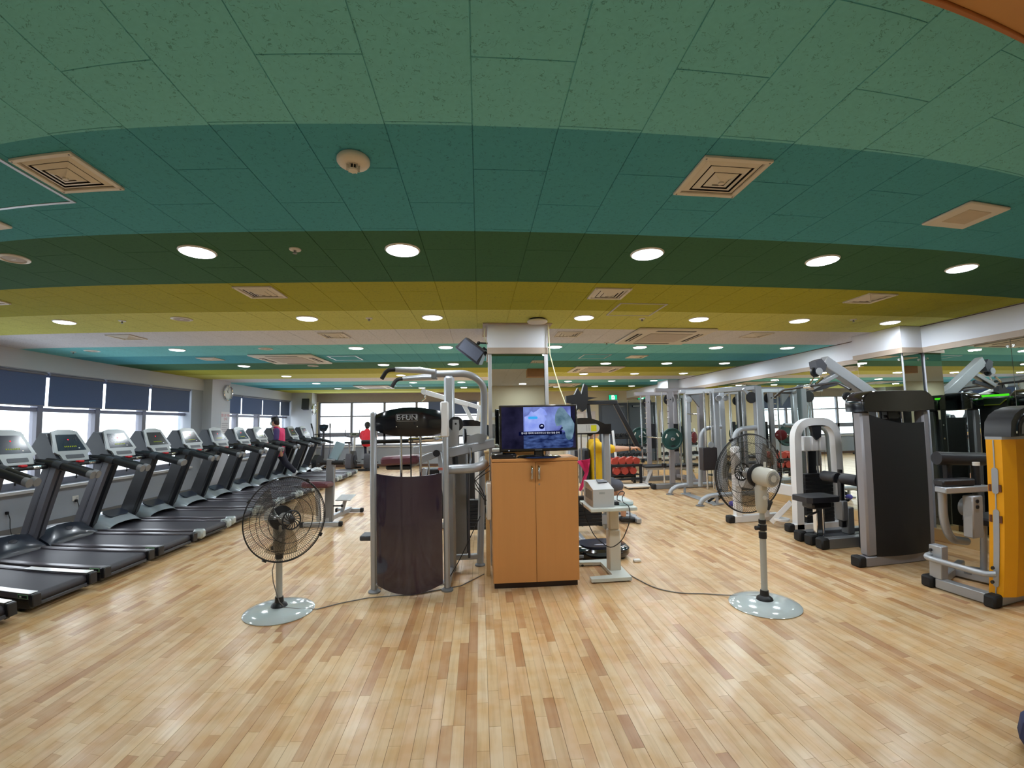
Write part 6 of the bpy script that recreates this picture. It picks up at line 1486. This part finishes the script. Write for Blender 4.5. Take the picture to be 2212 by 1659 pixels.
for s in (-1, 1):
    obj('side_frame', G().bar((s*0.52,-0.28,0.0),(s*0.52,0.10,1.20),0.06,0.07,0.006).bar((s*0.52,-0.32,0.03),(s*0.52,0.26,0.03),0.06,0.06,0.006), WHITEP, t)
for k, z in enumerate(TZ):
    y = -0.20+0.115*k
    obj('tray', G().cbox((0,y,z-0.03), (V(1,0,0),V(0,1,0.25).normalized(),V(0,-0.25,1).normalized()), (0.50,0.12,0.014), 0.003), WHITEP if k < 2 else BLACK, t)
BK = mat('black_dumbbell', (26,26,30), 0.5)
b0 = None
for k, z in enumerate(TZ):
    for j in range(6):
        lb = '%s black dumbbell from the left on the %s tier of the far rack' % (ORD[j], ['bottom','middle','top'][k])
        loc = (4.62-0.42+j*0.165, 13.2-0.22+0.115*k, z+0.045)
        if b0 is None: b0 = dumbbell(loc, rad(90), lb, BK, 0.26, 0.052)
        else: dup(b0, loc, label=lb)
# kettle-like floor cover strip and step pad near the smith machine
t = thing('step_platform', 'low white step platform on the floor beside the smith machine', 'step', (3.50, 9.55, 0))
obj('deck', G().box(-0.30,0.22,-0.18,0.18,0.03,0.075,0.012), WHITEPL, t)
for x in (-0.22, 0.14): obj('foot', G().box(x-0.05,x+0.05,-0.16,0.16,0.0,0.03,0.004), RUBBER, t)

# ---- exit sign, notice board and framed notice on the far wall
t = thing('exit_sign', 'small glowing green exit sign above the grey steel door', 'exit sign', (4.885, YF-0.03, 2.365))
obj('housing', G().box(-0.165,0.165,-0.03,0.03,-0.095,0.095,0.006), GREYP, t)
obj('lit_face', G().box(-0.155,0.155,-0.033,-0.030,-0.085,0.085), emis('exit_green', (20,170,120), 1.6), t)
obj('pictogram', G().prism([(-0.06,-0.075),(0.06,-0.075),(0.06,0.03),(0.035,0.075),(-0.06,0.075)], (0.0,-0.0335,0), (1,0,0), (0,0,1), (0,-0.001,0)), emis('exit_white', (220,255,240), 2.0), t)
obj('pictogram_runner', G().prism([(-0.02,-0.06),(0.0,-0.02),(0.02,-0.06),(0.03,-0.055),(0.012,0.0),(0.03,0.02),(0.015,0.03),(0.005,0.02),(0.005,0.05),(-0.015,0.05),(-0.012,0.0),(-0.035,-0.05)], (0.0,-0.0348,0), (1,0,0), (0,0,1), (0,-0.001,0)), emis('exit_green2', (16,140,100), 1.2), t)
t = thing('notice_board', 'pale notice board with pinned sheets on the far wall behind the television', 'notice board', (3.85, YF-0.012, 1.45))
obj('board', G().box(-0.36,0.36,-0.01,0.01,-0.42,0.42,0.004), mat('board_pale', (214,204,204), 0.6), t)
for k, (x, z) in enumerate(((-0.2,0.2),(0.1,0.22),(-0.15,-0.15),(0.16,-0.12))): obj('sheet', G().box(x-0.11,x+0.11,-0.012,-0.010,z-0.14,z+0.14), mat('sheet_white', (236,232,232), 0.6), t)
t = thing('shelf_unit', 'low white shelf unit with papers by the far wall behind the cabinet', 'shelf', (3.45, YF-0.22, 0))
obj('carcass', G().box(-0.45,0.45,-0.18,0.18,0.06,0.95,0.004), mat('shelf_white', (222,220,216), 0.5), t)
obj('plinth', G().box(-0.44,0.44,-0.16,0.18,0,0.06), DARKGREY, t)
for k in range(2): obj('door', G().box(-0.44+k*0.45,-0.01+k*0.45,-0.196,-0.18,0.08,0.93,0.003), mat('shelf_white', (222,220,216), 0.5), t)
# small items behind the camera seen in the pillar mirror
t = thing('wall_switch', 'white wall switch on the cream back wall, seen in the pillar mirror', 'switch', (0.40, YB+0.001, 1.75))
obj('plate', G().box(-0.09,0.09,0,0.012,-0.08,0.08,0.004), WHITEPL, t); obj('rocker', G().box(-0.035,0.035,0.012,0.020,-0.05,0.05,0.004), WHITEP, t)
t = thing('poster', 'framed poster with a grey photograph on the back wall, seen in the pillar mirror', 'poster', (0.62, YB+0.001, 1.30))
obj('sheet', G().box(-0.30,0.30,0,0.008,-0.30,0.30,0.002), WHITEPL, t)
obj('photo', G().box(-0.26,0.26,0.008,0.010,-0.24,0.18), mat('photo_grey', (120,122,128), 0.5, var=0.6, nscale=12), t)
struct('trim_3', G().box(-1.2,0.9,YB,YB+0.35,0,ZC-0.002), mat('back_cabinet_cream', (226,208,170), 0.7, var=0.05, nscale=2)) if False else None

# ---- bottom right corner: stand-in for unidentified fabric, navy cushion edge just entering the frame
g = G(); g.cbox((0,0,0.11),(V(1,0,0),V(0,1,0),V(0,0,1)),(0.14,0.12,0.11),0.07)
o = obj('block', g, mat('navy_cloth', (52,60,96), 0.8, bump=0.1), None); o.location = (2.46,1.37,0); tag(o, 'navy blue cushion standing in for unidentified fabric at the lower right corner', 'block')

# ================================================================ PEOPLE
def rem(o, vox, sm=6):
    m_ = o.modifiers.new('merge', 'REMESH'); m_.mode = 'VOXEL'; m_.voxel_size = vox; m_.use_smooth_shade = True
    s_ = o.modifiers.new('soften', 'SMOOTH'); s_.factor = 0.5; s_.iterations = sm
    return o
def limb(g, pts, rs, n=12):
    P = [Vector(p) for p in pts]; out = []; rr = []
    for i in range(len(P)-1):
        for k in range(5):
            u = k/5; out.append(P[i].lerp(P[i+1], u)); rr.append(rs[i]*(1-u)+rs[i+1]*u)
    out.append(P[-1]); rr.append(rs[-1])
    g.tube(out, rr, n)
    for p, r in zip(P, rs): g.ball(p, r, 12, 8)
    return g
def hand(g, wr, d, palm_n, curl=0.5, sc=1.0):
    """palm plus five bent fingers; d = direction of the fingers, palm_n = palm normal (fingers curl toward it)"""
    wr = Vector(wr); d = Vector(d).normalized(); pn = Vector(palm_n).normalized(); a = d.cross(pn).normalized()
    g.cbox(wr+d*0.045*sc, (d, a, pn), (0.045*sc, 0.038*sc, 0.013*sc), 0.010*sc)
    for k, (off, L) in enumerate(((-0.029,0.072),(-0.010,0.082),(0.010,0.078),(0.028,0.062))):
        p = wr+d*0.088*sc+a*off*sc; dd = d.copy(); pts = [p]
        for q in range(3):
            dd = (dd*math.cos(curl)+pn*math.sin(curl)).normalized(); p = p+dd*(L*sc*(0.45,0.32,0.23)[q]); pts.append(p)
        g.tube(pts, [0.0092*sc,0.0088*sc,0.0082*sc,0.0066*sc], 8)
    p = wr+d*0.030*sc-a*0.036*sc
    g.tube([p, p-a*0.022*sc+d*0.022*sc+pn*0.006, p-a*0.028*sc+d*0.050*sc+pn*0.018*sc], [0.0115*sc,0.0100*sc,0.0075*sc], 8)
    return g
SKIN = mat('skin', (206,158,130), 0.55, var=0.05); HAIR = mat('black_hair', (20,18,20), 0.5, var=0.2, nscale=60)
def head(t, c, f, skin_g, mask=None, hair_long=0.0):
    """c = head centre, f = facing direction (horizontal)"""
    c = Vector(c); f = Vector(f).normalized(); s = V(0,0,1).cross(f).normalized()
    skin_g.ball(c, (0.080,0.080,0.108), 16, 12)
    skin_g.ball(c+f*0.035-V(0,0,0.055), (0.052,0.052,0.055), 12, 8)
    skin_g.ball(c+f*0.092-V(0,0,0.018), (0.016,0.016,0.020), 8, 6)
    for q in (-1, 1): skin_g.ball(c+s*(q*0.080)-V(0,0,0.012)-f*0.004, (0.016,0.016,0.028), 8, 6)
    hg = G(); hg.ball(c-f*0.018+V(0,0,0.026), (0.098,0.098,0.108), 18, 12); hg.ball(c-f*0.055-V(0,0,0.03), (0.070,0.070,0.080+hair_long), 14, 9)
    hg.ball(c+f*0.045+V(0,0,0.075), (0.052,0.052,0.045), 12, 8)
    rr = random.Random(5); hg.v = [(x+rr.uniform(-.004,.004), y+rr.uniform(-.004,.004), z+rr.uniform(-.004,.004)) for x, y, z in hg.v]
    rem(obj('hair', hg, HAIR, t), 0.010, 2)
    eg = G()
    for q in (-1, 1):
        obj('eye', G().ball(c+f*0.070+s*(q*0.030)+V(0,0,0.004), (0.012,0.012,0.008), 8, 6), BLACK, t)
    obj('mouth', G().cbox(c+f*0.083-V(0,0,0.060), (s, f, V(0,0,1)), (0.020,0.005,0.004), 0.002), mat('lips', (170,96,90), 0.5), t)
    if mask:
        mg = G(); mg.ball(c+f*0.052-V(0,0,0.045), (0.058,0.058,0.056), 14, 9); obj('face_mask', mg, mask, t)

# person walking on the treadmill (faces the windows, -x)
o0 = V(-5.10, 11.15, 0)
t = thing('person', 'person in a pink vest over navy sleeves and dark trousers walking on a treadmill', 'person', o0)
P = lambda x, y, z: V(x-o0.x, y, z)
sk = G()
head(t, P(-5.20,0.0,1.595), (-1,0,0), sk, mat('pale_mask', (178,198,190), 0.6))
limb(sk, [P(-5.155,0,1.50), P(-5.10,0,1.42)], [0.052,0.058])
limb(sk, [P(-5.06,-0.20,1.33), P(-5.03,-0.235,1.09), P(-4.945,-0.225,0.885)], [0.046,0.038,0.028]); hand(sk, P(-4.94,-0.225,0.88), (0.35,0.05,-1), (-0.6,0.7,0), 0.35)
limb(sk, [P(-5.10,0.20,1.33), P(-5.14,0.24,1.10), P(-5.30,0.20,0.98)], [0.046,0.038,0.028]); hand(sk, P(-5.31,0.195,0.975), (-1,-0.1,0.1), (0,-0.5,-0.8), 0.5)
rem(obj('body', sk, SKIN, t), 0.0075, 3)
vg = G()
limb(vg, [P(-5.13,0,1.40), P(-5.10,0,1.25), P(-5.10,0,1.05), P(-5.10,0,0.86)], [0.085,0.150,0.158,0.150])
limb(vg, [P(-5.08,-0.14,1.36), P(-5.08,0.14,1.36)], [0.085,0.085])
for y in (-0.09, 0.09): limb(vg, [P(-5.10,y,1.30), P(-5.10,y,0.84)], [0.125,0.135])
rem(obj('vest', vg, mat('pink_vest', (206,40,98), 0.7, var=0.08, bump=0.15), t), 0.012, 5)
obj('collar', G().tube([P(-5.145+0.062*math.cos(a), 0.062*math.sin(a), 1.455) for a in [2*PI*k/16 for k in range(16)]], 0.016, 8, closed=True), mat('pink_vest', (206,40,98), 0.7), t)
for s, x0, x1 in ((-1,-5.07,-5.04),(1,-5.10,-5.13)):
    g = G(); limb(g, [P(x0,s*0.165,1.365), P(x1,s*0.232,1.17)], [0.076,0.060]); rem(obj('sleeve', g, mat('navy_purple_sleeve', (66,52,104), 0.75), t), 0.010, 3)
tg = G(); limb(tg, [P(-5.10,-0.09,0.88), P(-5.10,0.09,0.88)], [0.150,0.150])
limb(tg, [P(-5.11,-0.085,0.84), P(-5.27,-0.09,0.56), P(-5.36,-0.09,0.24)], [0.118,0.088,0.066])
limb(tg, [P(-5.09,0.085,0.84), P(-4.95,0.09,0.56), P(-4.70,0.09,0.33)], [0.118,0.084,0.060])
rem(obj('trousers', tg, mat('dark_trousers', (30,30,46), 0.75, var=0.1), t), 0.012, 4)
SH = mat('teal_shoe', (110,140,146), 0.5); SOLE = mat('white_sole', (232,232,232), 0.5)
g = G(); limb(g, [P(-5.34,-0.09,0.215), P(-5.42,-0.09,0.198), P(-5.52,-0.09,0.190)], [0.048,0.044,0.034]); rem(obj('shoe', g, SH, t), 0.008, 2)
g = G(); limb(g, [P(-4.68,0.09,0.325), P(-4.735,0.09,0.245), P(-4.76,0.09,0.20)], [0.048,0.042,0.034]); rem(obj('shoe', g, SOLE, t), 0.008, 2)

# person in red riding the far bike, seen from behind (faces the windows, +y)
o0 = V(-3.70, 14.52, 0)
t = thing('person', 'person in a bright red top seen from behind on the far exercise bike', 'person', o0)
P = lambda x, y, z: V(x, y-o0.y, z)
sk = G(); head(t, P(0,14.54,1.46), (0,1,0), sk)
limb(sk, [P(0,14.50,1.37), P(0,14.48,1.30)], [0.05,0.058])
for s in (-1, 1):
    limb(sk, [P(s*0.18,14.50,1.20), P(s*0.235,14.66,1.03), P(s*0.235,14.86,1.10)], [0.044,0.036,0.027]); hand(sk, P(s*0.235,14.86,1.10), (0,0.6,0.5), (-s*0.8,0.3,0.2), 0.8)
rem(obj('body', sk, SKIN, t), 0.0075, 3)
vg = G(); limb(vg, [P(0,14.48,1.27), P(0,14.47,1.10), P(0,14.48,0.92)], [0.10,0.145,0.150]); limb(vg, [P(-0.14,14.48,1.22), P(0.14,14.48,1.22)], [0.082,0.082])
for s in (-1, 1): limb(vg, [P(s*0.07,14.47,1.2), P(s*0.07,14.48,0.90)], [0.11,0.12]); limb(vg, [P(s*0.16,14.49,1.22), P(s*0.222,14.60,1.08)], [0.072,0.062])
rem(obj('shirt', vg, mat('red_shirt', (232,48,66), 0.7, var=0.06), t), 0.012, 5)
tg = G(); limb(tg, [P(-0.08,14.50,0.955), P(0.08,14.50,0.955)], [0.125,0.125])
for s in (-1, 1): limb(tg, [P(s*0.09,14.52,0.95), P(s*0.13,14.88,0.80+s*0.06), P(s*0.14,14.87,0.42+s*0.06)], [0.105,0.078,0.052])
rem(obj('shorts', tg, mat('dark_trousers', (30,30,46), 0.75), t), 0.012, 4)
for s in (-1, 1):
    g = G(); limb(g, [P(s*0.14,14.87,0.37+s*0.06), P(s*0.14,14.98,0.345+s*0.06)], [0.046,0.036]); rem(obj('shoe', g, BLACK, t), 0.008, 2)

# person in yellow seated on the chest press, arm stretched to the right (faces +x)
o0 = V(1.78, 6.53, 0)
t = thing('person', 'seated person in a yellow shirt and grey shorts pressing forward on the chest press', 'person', o0)
P = lambda x, y, z: V(x-o0.x, y-o0.y, z)
sk = G(); head(t, P(1.72,6.53,1.40), (1,0,0), sk)
limb(sk, [P(1.71,6.53,1.31), P(1.70,6.53,1.22)], [0.055,0.062])
for s, hz in ((-1,1.10),(1,1.09)):
    limb(sk, [P(1.72,6.53+s*0.20,1.13), P(1.98,6.53+s*0.20,1.10), P(2.26,6.53+s*0.11,hz)], [0.050,0.042,0.030]); hand(sk, P(2.27,6.53+s*0.11,hz), (1,-s*0.2,0.15), (0.1,0,-1), 0.75, 1.05)
for s, zz in ((-1,0),(1,0)):
    limb(sk, [P(2.02,6.53+s*0.15,0.53), P(2.10,6.53+s*0.16,0.30), P(2.10,6.53+s*0.16,0.12)], [0.066,0.055,0.040])
limb(sk, [P(1.70,6.53,1.22), P(1.75,6.53,0.90), P(1.77,6.53,0.62)], [0.06,0.09,0.085])
for s in (-1, 1): limb(sk, [P(1.77,6.53+s*0.06,0.62), P(2.02,6.53+s*0.15,0.53)], [0.075,0.066])
rem(obj('body', sk, SKIN, t), 0.008, 3)
vg = G(); limb(vg, [P(1.71,6.53,1.17), P(1.74,6.53,0.95), P(1.76,6.53,0.66)], [0.11,0.150,0.155]); limb(vg, [P(1.72,6.39,1.13), P(1.72,6.67,1.13)], [0.090,0.090])
for s in (-1, 1): limb(vg, [P(1.73,6.53+s*0.08,1.08), P(1.76,6.53+s*0.08,0.64)], [0.12,0.125]); limb(vg, [P(1.73,6.53+s*0.18,1.135), P(1.92,6.53+s*0.20,1.105)], [0.082,0.068])
rem(obj('shirt', vg, mat('yellow_shirt', (240,190,20), 0.7, var=0.06), t), 0.012, 5)
tg = G(); limb(tg, [P(1.76,6.44,0.60), P(1.76,6.62,0.60)], [0.115,0.115])
for s in (-1, 1): limb(tg, [P(1.78,6.53+s*0.10,0.60), P(2.02,6.53+s*0.15,0.555)], [0.112,0.092])
rem(obj('shorts', tg, mat('grey_shorts', (92,96,108), 0.75), t), 0.012, 4)
obj('wristband', G().tube([P(2.225, 6.53-0.125+0.036*math.cos(a), 1.098+0.036*math.sin(a)) for a in [2*PI*k/16 for k in range(16)]], 0.010, 6, closed=True), BLACK, t)
for s in (-1, 1):
    g = G(); limb(g, [P(2.08,6.53+s*0.16,0.065), P(2.16,6.53+s*0.16,0.052), P(2.28,6.53+s*0.16,0.042)], [0.050,0.046,0.036]); g.v = [(x,y,max(z,0.006)) for x,y,z in g.v]
    rem(obj('shoe', g, BLACK, t), 0.008, 2)
